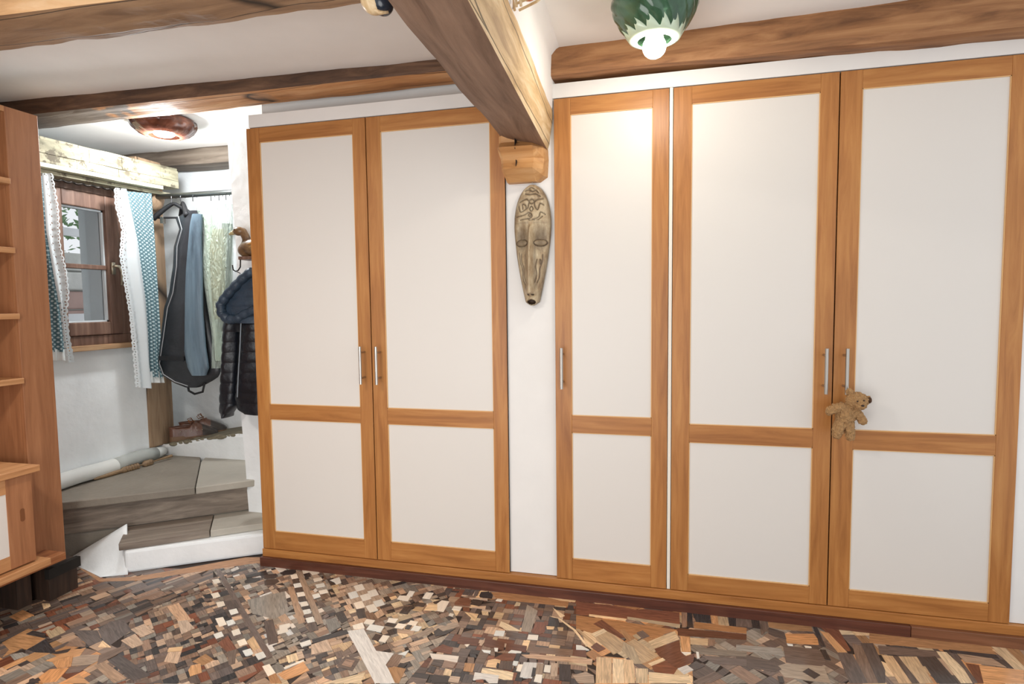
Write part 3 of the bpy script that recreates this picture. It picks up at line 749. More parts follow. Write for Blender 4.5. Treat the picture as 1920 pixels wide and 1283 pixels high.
# plaster cheek above the beam's right shoulder
b = MB(); rows = []
for i in range(31):
    t = i/30; y = .3-3.3*t; k = max(0, min(1, (.02-y)/3.02)); zt = 2.10+(2.21-2.10)*k; xr = -.42+.08*k
    rows.append([(xr-.12, y, zt-.01), (xr-.006, y, zt), (xr+.004, y, zt+.02+.01*noise.noise(Vector((0, y*4, 0)))), (xr+.006, y, zt+.09), (xr+.01, y, CZ-.03), (xr+.03, y, CZ-.006), (xr+.06, y, CZ+.01), (xr-.12, y, CZ+.01)])
b.grid(rows, closed=True)
struct(b.build('trim_5', m_ceil, smooth=True))
# corbel under the beam
ct = thing('corbel', (-.53, .0, 1.82), 'faceted light wood corbel block under the main beam, above the mask', 'corbel')
b = MB(); prof = [(2.0, -.068), (1.972, -.066), (1.944, -.105), (1.905, -.058), (1.885, -.066), (1.858, -.094), (1.835, -.05), (1.815, -.018)]
rows = []
for z, y in prof:
    t = (2.0-z)/.185
    xl = -.634+.04*max(0, t-.35)**1.1; xr = -.434-.012*abs(t-.5)-.03*(t > .9)
    if z > 1.99: xr = -.475
    if z < 1.94: z2 = z
    rows.append([(xl, .02, z), (xl, y*.8, z), (xl+.012, y, z), (-.485, y*.95, z-.0), (xr-.012, y*.45, z), (xr, .02, z)])
b.grid(rows); b.add([Vector(p) for p in rows[-1]], [tuple(range(6))]); b.add([Vector(p) for p in rows[0]], [tuple(range(6))[::-1]])
m_corb = wood('corbel_wood', [(176, 122, 72), (206, 154, 98), (222, 178, 128)], 'x', rough=.55, bump=.3, scale=2.4, stretch=8)
b.build('block', m_corb, ct)
for q_ in ((-.0995, -.045, 1.935, 1.985), (-.083, -.04, 1.855, 1.895)): MB().box(-.556, -.5545, *q_).build('crack', m_dark, ct, label='dark drying crack')

# ------------------------------------------------------------------ mask
def mask():
    m, nt, bs = newmat('mask_wood'); N = nt.nodes; L = nt.links
    at = N.new('ShaderNodeAttribute'); at.attribute_name = 'carve_shade'
    tc = N.new('ShaderNodeTexCoord'); n = N.new('ShaderNodeTexNoise'); n.inputs['Scale'].default_value = 22; n.inputs['Detail'].default_value = 7; n.inputs['Roughness'].default_value = .7
    mp = N.new('ShaderNodeMapping'); mp.inputs['Scale'].default_value = (1.6, 1.6, .7); L.new(tc.outputs['Object'], mp.inputs[0]); L.new(mp.outputs[0], n.inputs['Vector'])
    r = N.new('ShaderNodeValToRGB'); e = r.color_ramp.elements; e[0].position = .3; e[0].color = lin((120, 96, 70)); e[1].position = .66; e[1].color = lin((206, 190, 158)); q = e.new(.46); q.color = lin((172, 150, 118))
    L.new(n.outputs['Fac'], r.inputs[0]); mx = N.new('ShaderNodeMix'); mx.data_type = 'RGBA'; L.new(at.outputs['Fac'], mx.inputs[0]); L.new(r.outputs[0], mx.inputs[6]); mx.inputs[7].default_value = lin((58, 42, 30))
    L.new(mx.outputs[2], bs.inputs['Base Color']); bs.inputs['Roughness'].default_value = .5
    t = thing('wooden_mask', (-.505, -.01, 1.29), 'long oval carved wooden face mask hanging on the white strip between wardrobes', 'mask')
    z0, z1 = 1.29, 1.802; NU, NV = 90, 220; cx = -.505
    segs = []
    def sq(pts):
        pp = []; P4 = [pts[0]]+list(pts)+[pts[-1]]
        for k in range(1, len(P4)-2):
            for i in range(5):
                t_ = i/5; pp.append(tuple(.5*(2*P4[k][a]+(P4[k+1][a]-P4[k-1][a])*t_+(2*P4[k-1][a]-5*P4[k][a]+4*P4[k+1][a]-P4[k+2][a])*t_**2+(3*P4[k][a]-P4[k-1][a]-3*P4[k+1][a]+P4[k+2][a])*t_**3) for a in (0, 1)))
        pts = pp+[pts[-1]]
        for a, b_ in zip(pts, pts[1:]): segs.append((a, b_))
    # carved lizard-like lines: forehead and cheeks, in (u, v) with u -1..1, v 0 bottom..1 top
    sq([(-.78, .86), (-.3, .88), (0, .84), (.35, .87), (.75, .88)]); sq([(-.8, .83), (-.62, .78), (-.4, .79), (-.2, .81)]); sq([(-.2, .81), (-.1, .87), (.15, .87), (.2, .82), (.35, .79), (.5, .84), (.7, .83)])
    sq([(-.85, .74), (-.4, .75), (-.1, .77), (.05, .74), (-.1, .72), (-.4, .715), (-.6, .71)]); sq([(.1, .71), (.4, .73), (.5, .77), (.75, .75)]); sq([(-.2, .72), (0, .70), (.1, .71), (.3, .70), (.6, .735)])
    sq([(-.1, .80), (.0, .78), (.1, .80), (.0, .82), (-.1, .80)]); sq([(-.15, .745), (-.05, .735), (0, .755), (-.1, .76), (-.15, .745)]); sq([(-.5, .80), (-.55, .84), (-.35, .83), (-.3, .80)])
    sq([(-.6, .95), (-.2, .955), (.1, .94), (.4, .95), (.55, .93)]); sq([(-.3, .965), (0, .975), (.3, .96)]); sq([(-.5, .925), (-.1, .915), (.3, .92), (.6, .9)])
    sq([(-.75, .44), (-.72, .36), (-.6, .30), (-.66, .22), (-.5, .17)]); sq([(-.58, .43), (-.62, .37), (-.48, .31), (-.52, .24), (-.4, .19)]); sq([(.42, .38), (.36, .32), (.46, .26), (.36, .19)]); sq([(.72, .42), (.74, .36), (.64, .30), (.68, .24), (.56, .19)]); sq([(.6, .38), (.7, .36), (.64, .34), (.6, .38)])
    def segd(u, v, W_):
        d = 1
        for (a, b_) in segs:
            ax, ay, bx, by = a[0]*W_, a[1]*.512, b_[0]*W_, b_[1]*.512; px_, py_ = u*W_, v*.512
            l2 = (bx-ax)**2+(by-ay)**2; tt = max(0, min(1, ((px_-ax)*(bx-ax)+(py_-ay)*(by-ay))/l2)) if l2 else 0
            d = min(d, math.hypot(px_-ax-tt*(bx-ax), py_-ay-tt*(by-ay)))
        return d
    rows = []; car = []
    sstep = lambda a, b_, x_: max(0, min(1, (x_-a)/(b_-a)))**2*(3-2*max(0, min(1, (x_-a)/(b_-a))))
    for j in range(NV+1):
        v = j/NV; vv = min(max(v, .0015), .9985)
        if vv > .66: hw = .081*math.sqrt(max(0, 1-((vv-.66)/.345)**2.3))
        else: hw = .081*(1-((.66-vv)/.66)**1.55*.66)
        hw *= math.sqrt(min(1, vv/.03)) if vv < .03 else 1
        hw = max(hw, .002); row = []
        for i in range(NU+1):
            u = -1+2*i/NU; d = .062*math.sqrt(max(0, 1-u*u*.98))*(.6+.4*math.sin(PI*min(1, vv*1.1+.1)))*min(1, (hw/.04))**.5; dk = 0  # colour darkness: painted shade in hollows and edges, plus stain in the carving
            x = u*hw
            # brows and eye hollows, with their shade painted dark in the colour
            if vv < .70:
                for sx in (-1, 1):
                    ex = x-sx*.040; ez = (v-.555)*.512
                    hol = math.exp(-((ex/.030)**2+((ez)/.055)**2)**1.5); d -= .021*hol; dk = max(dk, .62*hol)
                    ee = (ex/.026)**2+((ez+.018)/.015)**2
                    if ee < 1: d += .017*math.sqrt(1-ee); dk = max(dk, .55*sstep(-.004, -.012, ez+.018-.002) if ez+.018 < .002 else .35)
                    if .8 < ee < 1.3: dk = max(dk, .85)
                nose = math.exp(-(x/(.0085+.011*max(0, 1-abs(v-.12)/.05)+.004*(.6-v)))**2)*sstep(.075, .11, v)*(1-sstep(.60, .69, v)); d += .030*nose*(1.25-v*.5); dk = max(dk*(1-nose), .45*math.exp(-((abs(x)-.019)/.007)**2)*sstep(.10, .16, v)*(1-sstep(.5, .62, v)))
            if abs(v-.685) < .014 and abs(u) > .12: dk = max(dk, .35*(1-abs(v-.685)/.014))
            # nostrils and mouth
            for sx in (-1, 1):
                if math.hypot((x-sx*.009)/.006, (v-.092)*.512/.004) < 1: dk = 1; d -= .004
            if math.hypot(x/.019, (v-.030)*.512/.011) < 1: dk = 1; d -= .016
            elif math.hypot(x/.027, (v-.033)*.512/.018) < 1: d += .006
            if v > .70 or (.15 < v < .46 and abs(u) > .3):
                s_ = segd(u, v, hw)
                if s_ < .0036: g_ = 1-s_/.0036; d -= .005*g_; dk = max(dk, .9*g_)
                elif v > .7: d += .0022*math.exp(-((s_-.008)/.006)**2)
            dk = min(1, max(dk, .55*abs(u)**7))  # shade toward the rim painted into the colour
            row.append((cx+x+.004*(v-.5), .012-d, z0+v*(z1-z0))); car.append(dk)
        rows.append(row)
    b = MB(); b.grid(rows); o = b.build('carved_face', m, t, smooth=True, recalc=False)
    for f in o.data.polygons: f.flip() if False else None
    a = o.data.attributes.new('carve_shade', 'FLOAT', 'POINT')
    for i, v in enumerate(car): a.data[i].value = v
    MB().tube([(-.503, .0, 1.80), (-.503, -.004, 1.822)], .0012, 6).build('hanging_wire', m_metal, t)
mask()

# ------------------------------------------------------------------ lamps
def bulbmat(s, c=(255, 246, 232)):
    m, nt, bs = newmat('bulb_glow'); bs.inputs['Base Color'].default_value = (1, 1, 1, 1); bs.inputs['Emission Color'].default_value = lin(c); bs.inputs['Emission Strength'].default_value = s; return m
def glass(name, c, rough=.06, trans=.6, alpha=1, spec=.6):
    m = plain(name, c, rough=rough, trans=trans, spec=spec); m.node_tree.nodes['Principled BSDF'].inputs['IOR'].default_value = 1.35; return m
def green_lamp():
    cx, cy = 0.0, -.42
    t = thing('ceiling_lamp', (cx, cy, CZ), 'green swirled glass ceiling lamp with a glowing white bulb, in front of the right beam', 'lamp')
    prof = [(.075, 2.338), (.115, 2.325), (.134, 2.30), (.135, 2.275), (.125, 2.245), (.108, 2.215), (.090, 2.19), (.078, 2.172)]
    pr = []
    for i in range(len(prof)-1):
        for k in range(5): tt = k/5; pr.append((prof[i][0]*(1-tt)+prof[i+1][0]*tt, prof[i][1]*(1-tt)+prof[i+1][1]*tt))
    pr.append(prof[-1])
    mod = lambda a, z: 1+.045*abs(math.sin(7*(a+(z-2.17)*9)))**.6
    b = MB(); b.lathe(pr, (cx, cy, 0), 112, mod, caps=False)
    m = wood('swirl_glass', [(42, 60, 48), (70, 104, 78), (110, 150, 124)], 'z', rough=.06, scale=3, stretch=2, bump=0)
    m.node_tree.nodes['Principled BSDF'].inputs['Transmission Weight'].default_value = .35
    b.build('glass_shade', m, t, smooth=True, solid=.004)
    # pale star-shaped mouth
    b = MB(); n = 14; K = 112; r0 = []; r1 = []; r2 = []
    for k in range(K):
        a = 2*PI*k/K; ph = (a*n/(2*PI)) % 1; sp = max(0, 1-ph*1.15)
        zt = 2.176+.036*sp; rr = .0785+(zt-2.172)*.62
        r2.append((cx+(rr+.0055)*math.cos(a), cy+(rr+.0055)*math.sin(a), zt)); r1.append((cx+.082*math.cos(a), cy+.082*math.sin(a), 2.170)); r0.append((cx+.056*math.cos(a), cy+.056*math.sin(a), 2.163))
    b.grid([r2, r1, r0], closed=True)
    b.build('shade_mouth', plain('pale_green_glass', (206, 224, 198), rough=.12), t, smooth=True, solid=.003, label='pale green star-edged mouth')
    b = MB(); b.lathe([(.026, 2.33), (.028, 2.19), (.03, 2.17)], (cx, cy, 0), 24); b.build('socket', plain('socket_white', (225, 222, 216), rough=.4), t, smooth=True)
    bm_ = MB(); bm_.ell((cx, cy-.004, 2.142), (.038, .038, .036), nu=28, nv=18); bm_.build('bulb', bulbmat(130), t, smooth=True, label='round white glowing bulb')
green_lamp()
def copper_lamp():
    cx, cy = -2.63, .262
    t = thing('ceiling_lamp', (cx, cy, CZ), 'copper-brown faceted glass bowl ceiling lamp in the alcove', 'lamp')
    prof = [(.135, 2.34), (.158, 2.325), (.160, 2.305), (.148, 2.282), (.125, 2.262), (.10, 2.25), (.075, 2.244)]
    mod = lambda a, z: 1+.04*abs(math.cos(8*(a+(z-2.25)*3)))
    b = MB(); b.lathe(prof, (cx, cy, 0), 96, mod, caps=False)
    m = wood('copper_glass', [(52, 28, 20), (96, 56, 42), (160, 110, 88)], 'z', rough=.08, scale=4, stretch=1.5, bump=0)
    m.node_tree.nodes['Principled BSDF'].inputs['Transmission Weight'].default_value = .25
    b.build('glass_bowl', m, t, smooth=True, solid=.004)
    b = MB(); b.ell((cx, cy, 2.262), (.055, .055, .022), nu=24, nv=12); b.build('bulb', bulbmat(14, (255, 244, 226)), t, smooth=True, label='glowing bulb inside the bowl')
    l = bpy.data.lights.new('alcove_lamp_light', 'POINT'); l.energy = 40; l.color = (.95, .98, 1); l.shadow_soft_size = .06
    o = bpy.data.objects.new('alcove_lamp_light', l); o.location = (cx, cy, 2.215); COL.objects.link(o)
copper_lamp()

# two carved pieces at the top of the picture, either side of the main beam
t = thing('carved_ornament', (-.775, -.9, 2.1), 'dark blue-black carved egg held in pale wood, left of main beam at the top edge', 'ornament')
m_ivory = wood('pale_carved_wood', [(170, 132, 88), (212, 184, 140), (236, 216, 180)], 'z', rough=.4, bump=.2)
b = MB(); b.ell((-.748, -.9, 2.158), (.034, .034, .044), Matrix.Rotation(-.35, 3, 'Y'), 24, 16); b.build('dark_egg', plain('blue_black_glaze', (38, 46, 58), rough=.18, var=.3), t, smooth=True)
b = MB(); b.ell((-.768, -.905, 2.158), (.038, .030, .043), Matrix.Rotation(-.7, 3, 'Y'), 20, 14); b.build('pale_cup', m_ivory, t, smooth=True)
b = MB(); b.tube([(-.82, -.9, 2.20), (-.800, -.91, 2.165), (-.775, -.915, 2.135), (-.745, -.915, 2.116), (-.725, -.905, 2.12)], [.003, .006, .006, .006, .004], 8); b.build('rim', m_ivory, t, smooth=True)
b = MB(); b.ell((-.778, -.93, 2.186), (.026, .02, .02), None, 16, 10); b.build('ball', plain('amber_ball', (206, 140, 80), rough=.3), t, smooth=True)
b = MB(); b.tube([(-.775, -.9, 2.19), (-.775, -.9, 2.34)], .01, 8); b.build('hanger_stem', m_ivory, t, smooth=True)
t = thing('stick_basket', (-.32, -.83, 2.1), 'small cage of pale wooden sticks holding an orange ball, right of main beam at top', 'ornament')
b = MB(); b.ell((-.345, -.80, 2.175), (.026, .026, .022), None, 18, 12); b.build('ball', plain('orange_ball', (190, 108, 62), rough=.4), t, smooth=True)
b = MB(); b.ell((-.308, -.80, 2.178), (.014, .014, .016), None, 14, 10); b.build('shell', m_ivory, t, smooth=True)
for pth in ([(-.385, -.80, 2.148), (-.335, -.82, 2.150), (-.31, -.82, 2.153), (-.265, -.81, 2.185)], [(-.375, -.79, 2.135), (-.32, -.81, 2.142), (-.27, -.80, 2.182)], [(-.38, -.8, 2.14), (-.385, -.81, 2.20)], [(-.365, -.81, 2.135), (-.367, -.82, 2.20)], [(-.39, -.78, 2.14), (-.40, -.79, 2.20)], [(-.265, -.81, 2.185), (-.26, -.80, 2.23)]):
    MB().tube(pth, .0038, 7).build('stick', m_ivory, t)
MB().tube([(-.33, -.80, 2.19), (-.33, -.80, 2.34)], .006, 8).build('hanger_stem', m_ivory, t)

# ------------------------------------------------------------------ teddy bear
def teddy():
    t = thing('teddy_bear', (.70, -.06, .78), 'small curly light brown teddy bear hanging from the rightmost door handle', 'teddy bear')
    y = -.075; b = MB(); R3 = Matrix.Rotation
    E_ = lambda c, r, rot=None: b.ell(c, r, rot, 20, 14)
    E_((.738, y-.008, .922), (.037, .034, .034)); E_((.742, y-.036, .910), (.018, .016, .014))
    E_((.715, y, .955), (.013, .008, .013)); E_((.774, y, .928), (.013, .008, .015))
    E_((.704, y, .866), (.034, .028, .046), R3(.12, 3, 'Y'))
    def limb(pts, rs):
        for k in range(len(pts)-1):
            for i in range(5):
                q = i/5; p = Vector(pts[k]).lerp(Vector(pts[k+1]), q); r = rs[k]*(1-q)+rs[k+1]*q; E_(p, (r, r, r))
        E_(pts[-1], (rs[-1],)*3)
    limb([(.69, y-.004, .897), (.665, y-.01, .893), (.645, y-.014, .882)], [.018, .017, .015])
    limb([(.725, y, .89), (.748, y-.004, .868), (.760, y-.006, .848)], [.018, .016, .015])
    limb([(.688, y, .84), (.676, y-.012, .815), (.672, y-.014, .795)], [.021, .020, .017])
    limb([(.715, y, .838), (.717, y-.008, .81), (.718, y-.012, .788)], [.019, .017, .015])
    me_ = plain('bear_fur', (182, 142, 96), rough=.95, bump=.8, bscale=220, var=.25, vscale=90)
    o = b.build('body', me_, t, smooth=True)
    md = o.modifiers.new('r', 'REMESH'); md.mode = 'VOXEL'; md.voxel_size = .0016; md.use_smooth_shade = True
    tx = bpy.data.textures.new('curl', 'CLOUDS'); tx.noise_scale = .0075; tx.noise_depth = 2
    md = o.modifiers.new('d', 'DISPLACE'); md.texture = tx; md.strength = .012; md.mid_level = .5; md.texture_coords = 'LOCAL'
    dk = plain('bear_nose', (52, 34, 24), rough=.4)
    MB().ell((.744, y-.053, .913), (.006, .005, .004), None, 12, 8).build('nose', dk, t, smooth=True)
    MB().ell((.730, y-.041, .926), (.003, .003, .003), None, 10, 8).build('eye', dk, t, smooth=True)
    MB().ell((.752, y-.040, .930), (.003, .003, .003), None, 10, 8).build('eye', dk, t, smooth=True)
    MB().ell((.781, y-.008, .927), (.007, .007, .012), None, 12, 8).build('ear_lining', plain('dark_fur', (84, 56, 36), rough=.95, bump=.8, bscale=200), t, smooth=True, label='dark brown ear lining')
    MB().tube([(.705, y+.01, .90), (.712, -.055, .925), (.716, -.05, .955)], .0012, 6).build('loop', dk, t)
teddy()

# ------------------------------------------------------------------ shelf unit on the left
t = thing('shelf_unit', (-2.85, -1.0, .13), 'tall orange-brown wooden shelf unit cut by the left edge of the photo', 'shelf')
XF = -2.65
MB().box(XF-.022, XF, -.545, -.408, .15, 2.153).build('front_stile', m_shelf, t, bevel=.002)
MB().box(WX+.01, XF-.022, -.545, -.52, .15, 2.153).build('side_panel', m_shelf, t)
MB().box(WX+.01, XF-.022, -.43, -.41, .15, 2.153).build('end_panel', m_shelf, t)
MB().box(WX+.005, WX+.02, -2.2, -.43, .15, 2.153).build('back_panel', m_shelf, t)
for z in (1.852, 1.562, 1.282, 1.004): MB().box(WX+.02, XF+.012, -2.2, -.5455, z-.024, z).build('shelf_board', m_shelf_y, t, bevel=.002)
MB().box(WX+.02, XF, -2.2, -.5455, 2.13, 2.153).build('top_board', m_shelf_y, t)
MB().box(WX+.02, XF, -2.2, -2.18, .15, 2.153).build('side_panel', m_shelf, t)
t = thing('low_cabinet', (-2.8, -1.3, .19), 'low cabinet with white sliding door under the shelves at left edge', 'cabinet')
MB().box(WX+.03, -2.475, -2.17, -.625, .628, .655).build('worktop', m_shelf_y, t, bevel=.003)
MB().box(WX+.03, -2.515, -2.17, -.64, .25, .628).build('body', m_shelf, t)
dd = MB().box(-2.514, -2.503, -1.6, -.645, .255, .625).build('door', m_shelf, t)
MB().box(-2.505, -2.498, -.745, -.648, .258, .622).build('stile', m_shelf, dd)
MB().box(-2.505, -2.499, -1.6, -.745, .565, .622).build('rail', m_shelf_y, dd)
MB().box(-2.505, -2.499, -1.6, -.745, .258, .312).build('rail', m_shelf_y, dd)
MB().box(-2.506, -2.5015, -1.6, -.745, .312, .565).build('panel', m_panel, dd, label='white door panel')
b = MB(); b.prism([(math.cos(a)*.009, (math.sin(a)*.009)+(.018 if math.sin(a) > 0 else -.018)) for a in [2*PI*k/20 for k in range(20)]], 0, .0012)
b.v = [Vector((-2.4985+v.z, -.69+v.x, .462+v.y)) for v in b.v]; b.build('finger_pull', plain('pull_recess', (120, 72, 38), rough=.6), dd)
MB().box(WX+.03, -2.47, -2.17, -.61, .222, .25).build('bottom_board', m_shelf_y, t, bevel=.002)
MB().box(WX+.03, -2.53, -2.17, -.50, .19, .222).build('plinth_board', wood('plinth_red', [(96, 52, 30), (150, 92, 54), (176, 120, 76)], 'y', rough=.5), t, bevel=.002)
m_foot = wood('dark_foot', [(36, 24, 18), (54, 38, 28), (78, 56, 42)], 'z', rough=.6, bump=.2)
MB().box(-2.74, -2.60, -.53, -.40, 0, .15).build('foot', m_foot, t); MB().box(-2.60, -2.575, -.545, -.40, .11, .155).build('foot_cap', m_dark, t)
MB().box(-2.80, -2.66, -.62, -.56, 0, .19).build('foot', m_foot, t)
b = MB(); b.tube([(-2.70, -.66, 1.010+.28), (-2.70, -.63, 1.012+.28)], .006, 8); tag(b.build('brass_key', plain('brass', (212, 176, 96), rough=.25, metal=1)), 'tiny brass fitting lying on the shelf at left edge', 'fitting')

# ------------------------------------------------------------------ stair
def pz(px, py, z): q = P(px, py, 2, z); return (q.x, q.y)
st = thing('stair', (-2.4, .2, 0), 'old plastered corner stair with stone and wood treads climbing left of the wardrobes', 'stair')
# white base under the first tread
p0 = [pz(236, 1076, 0), pz(300, 1067, 0), pz(400, 1053, 0), pz(497, 1040, 0)]
e = Vector(p0[-1])+(Vector(p0[-1])-Vector(p0[-2])).normalized()*.12
top1 = [pz(222, 1020, .15), pz(490, 981, .15)]
d1 = (Vector(top1[1])-Vector(top1[0])).normalized(); n1 = Vector((-d1.y, d1.x))
T1a = Vector(top1[0]); T1b = Vector(top1[1])+d1*.18
b = MB(); b.prism([tuple(p) for p in p0]+[tuple(e), (-1.96, .42), (-2.75, .42), (-2.66, -.12)], 0, .112); b.build('base', m_wall_r, st, bevel=.012, label='white plastered base')
# first tread: three boards
n2 = Vector((-.63, .777))
T1d = Vector(pz(238, 984, .15))
dj = T1a.lerp(Vector(top1[1]), .62)
b = MB(); b.prism([tuple(T1a), tuple(dj-d1*.002), tuple(dj-d1*.002+n1*.42), tuple(T1d+n1*.05)], .113, .15); b.build('tread', m_tread, st, bevel=.004, label='worn brown first tread, left slab')
b = MB(); b.prism([tuple(dj+d1*.002), tuple(T1b), tuple(T1b+n1*.42), tuple(dj+d1*.002+n1*.42)], .113, .148); b.build('tread', m_stone2, st, bevel=.004, label='pale first tread, right slab')
# second step
T2a, T2j, T2b = Vector(pz(119, 942, .33)), Vector(pz(366, 914, .33)), Vector(pz(469, 900, .33))
d2 = (T2b-T2a).normalized(); n2 = Vector((-d2.y, d2.x)); T2c = T2b+d2*.14; T2z = T2a-d2*.22
zt, zb = .33, .29
jb = Vector(pz(376, 866, .33))
b = MB(); b.prism([tuple(T2z), tuple(T2j-d2*.002), tuple(jb-d2*.002), (-2.86, .66), (-3.128, .66), (-3.128, -.30)], zb, zt); b.build('tread', m_stone, st, bevel=.005, label='dark grey second tread slab')
b = MB(); b.prism([tuple(T2j+d2*.002), tuple(T2c), (T2c.x+.02, .66), (jb.x-.06, .66), tuple(jb+d2*.002)], zb, zt-.001); b.build('tread', m_stone2, st, bevel=.005, label='pale second tread slab')
r2 = lambda p, k: tuple(p+n2*k)
b = MB(); b.prism([r2(T2z, .022), r2(T2b, .022), r2(T2b, .30), r2(T2z, .30)], .155, .289); b.build('riser_board', m_board, st, bevel=.003, label='weathered grey riser board')
b = MB(); b.prism([r2(T2z, .035), r2(T2c, .035), r2(T2c, .30), r2(T2z, .30)], 0, .154); b.build('under_riser', m_stone, st)
# third step and rubble ledge
b = MB(); rows = []
for i in range(21):
    x = -3.49+(1.58)*i/20; rag = .02*noise.noise(Vector((x*9, 0, 0))); zt3 = .405+.085*(x+3.1)/.5; zt3 = min(.50, max(.405, zt3))
    rows.append([(x, .66, .0), (x, .645, .33), (x, .63+rag*.4, zt3-.02), (x, .635+rag, zt3), (x, .985, zt3+.006), (x, .985, 0)])
b.grid(rows, closed=True, mi=0)
NS = 6
for k in range(len(b.f)):
    if k % NS in (3,): b.m[k] = 1
b.build('upper_landing', [m_wall_r, m_ledge], st, label='white riser with rough earthy top')
b = MB(); 
for i in range(46):
    x = -3.1+.72*i/45; z = .405+.085*(x+3.1)/.5; z = min(.50, max(.405, z)); r = random.uniform(.012, .038)
    b.ell((x+random.uniform(-.02, .02), .645+random.uniform(-.008, .04), z-.006), (r, r*.8, r*random.uniform(.25, .5)), Matrix.Rotation(random.uniform(0, 3), 3, 'Z'), 8, 6)
o = b.build('rubble_edge', m_ledge, st); o['kind'] = 'stuff'; o['label'] = 'crumbly mortar edge of the landing'
# plaster flare at the left foot of the stair
A_, B_, C_, D_ = P(238, 983, 2, .19), P(131, 1047, 2, .03), P(171, 1077, 2, 0), P(222, 1033, 2, .115)
E0, E1, E2 = P(240, 1078, 2, .001), P(188, 1083, 2, .001), P(140, 1060, 2, .001)
b = MB(); rows = []
for i in range(13):
    s_ = i/12; L0 = A_.lerp(B_, s_); L1 = (E0.lerp(E1, s_*2) if s_ < .5 else E1.lerp(E2, s_*2-1)); row = []
    for k in range(11):
        q = k/10; p = L0.lerp(L1, q); sag = math.sin(PI*q)*.05*math.sin(PI*s_); p = p+Vector((.3*sag, -.4*sag, -sag*.7)); p.z = max(p.z, .001); row.append(p)
    rows.append(row)
b.grid(rows); b.build('plaster_flare', m_wall_r, st, smooth=True, solid=.006)

# post, roll and spindle
pt = tag(MB().box(-3.34, -3.118, .535, .728, .40, 2.24).build('timber_post', m_post, bevel=.008), 'weathered grey-brown timber post behind the curtain and shoes', 'post')
tag(MB().ell((-3.09, .64, 2.0), (.05, .055, .085), None, 16, 12).build('round_bracket', m_post, smooth=True), 'rounded wooden knob at the end of the curtain board', 'bracket')
b = MB(); pa = [Vector((-3.084+.002*math.sin(i), -.40+1.0*i/14, .375+.003*math.sin(i*1.3))) for i in range(15)]
t = thing('roll', (-3.06, .15, .33), 'long whitish paper or carpet roll lying against the wall under the window', 'roll')
b.tube(pa, [.043]*13+[.039, .025], 20); b.build('sheet', plain('roll_white', (226, 228, 224), rough=.6, var=.06), t, smooth=True)
b = MB(); b.tube([(p.x+.003, p.y, p.z+.001) for p in pa[9:14]], [.0425]*4+[.040], 20); b.build('sleeve', plain('roll_grey', (176, 180, 176), rough=.6, var=.12), t, smooth=True, label='greyish end of the roll')
t = thing('turned_spindle', (-2.98, .28, .33), 'slim turned wooden spindle leaning beside the white roll on the step', 'spindle')
s0, s1 = P(176, 899, 2, .340), P(322, 855, 2, .350); pts = []; rs = []
for i in range(90):
    q = i/89; pts.append(s0.lerp(s1, q)); r = .008+.004*math.sin(q*7)
    if .33 < q < .55 or .60 < q < .72: r = .017+.004*math.cos(q*190)
    if q < .03: r = .004+q*.15
    if q > .95: r = .010
    rs.append(r)
b = MB(); b.tube(pts, rs, 14); b.build('shaft', wood('spindle_wood', [(96, 76, 54), (142, 116, 86), (176, 148, 114)], 'y', rough=.5), t, smooth=True)

# ------------------------------------------------------------------ window
wn = struct(MB().box(WX-.06, WX+.01, O0, O1, OZ0, 1.145).box(WX-.06, WX+.01, O0, O1, 1.955, OZ1).box(WX-.06, WX+.01, O0, -.05, 1.145, 1.955).box(WX-.06, WX+.01, .385, O1, 1.145, 1.955).build('window_1', m_winwood, bevel=.004))
fr = MB(); fr.box(WX-.045, WX+.02, -.05, .048, 1.147, 1.953); fr.box(WX-.045, WX+.02, .302, .383, 1.147, 1.953); fr.box(WX-.045, WX+.02, .048, .302, 1.147, 1.222); fr.box(WX-.045, WX+.02, .048, .302, 1.868, 1.953)
fr.build('sash', m_winwood, wn, bevel=.006)
MB().box(WX-.03, WX+.008, .048, .302, 1.524, 1.550).build('muntin', m_winwood, wn, bevel=.003)
b = MB(); b.box(WX-.03, WX-.0, .292, .302, 1.222, 1.868); b.box(WX-.03, WX-.0, .048, .302, 1.222, 1.231); b.box(WX-.03, WX-.0, .048, .302, 1.858, 1.868); b.build('glazing_bead', plain('bead_white', (212, 220, 224), rough=.4), wn)
mg, ntg, bsg = newmat('pane_glass')
bsg.inputs['Transmission Weight'].default_value = 1; bsg.inputs['Roughness'].default_value = 0; bsg.inputs['IOR'].default_value = 1.02
for a, c in ((1.231, 1.524), (1.55, 1.858)): MB().box(WX-.022, WX-.018, .048, .292, a, c).build('pane', mg, wn)
b = MB(); hx = WX+.02
b.box(hx, hx+.008, .318, .342, 1.50, 1.57); b.tube([(hx, .33, 1.545), (hx+.045, .33, 1.545)], .008, 10)
b.tube([(hx+.045, .30, 1.548), (hx+.05, .33, 1.545), (hx+.05, .345, 1.51), (hx+.045, .342, 1.435)], [.008, .009, .008, .006], 10); b.build('window_handle', plain('pewter', (186, 178, 158), rough=.3, metal=.9), wn, smooth=True)
struct(MB().box(WX-.05, WX+.055, -.12, .462, 1.062, 1.092).build('trim_6', m_sill, bevel=.004))
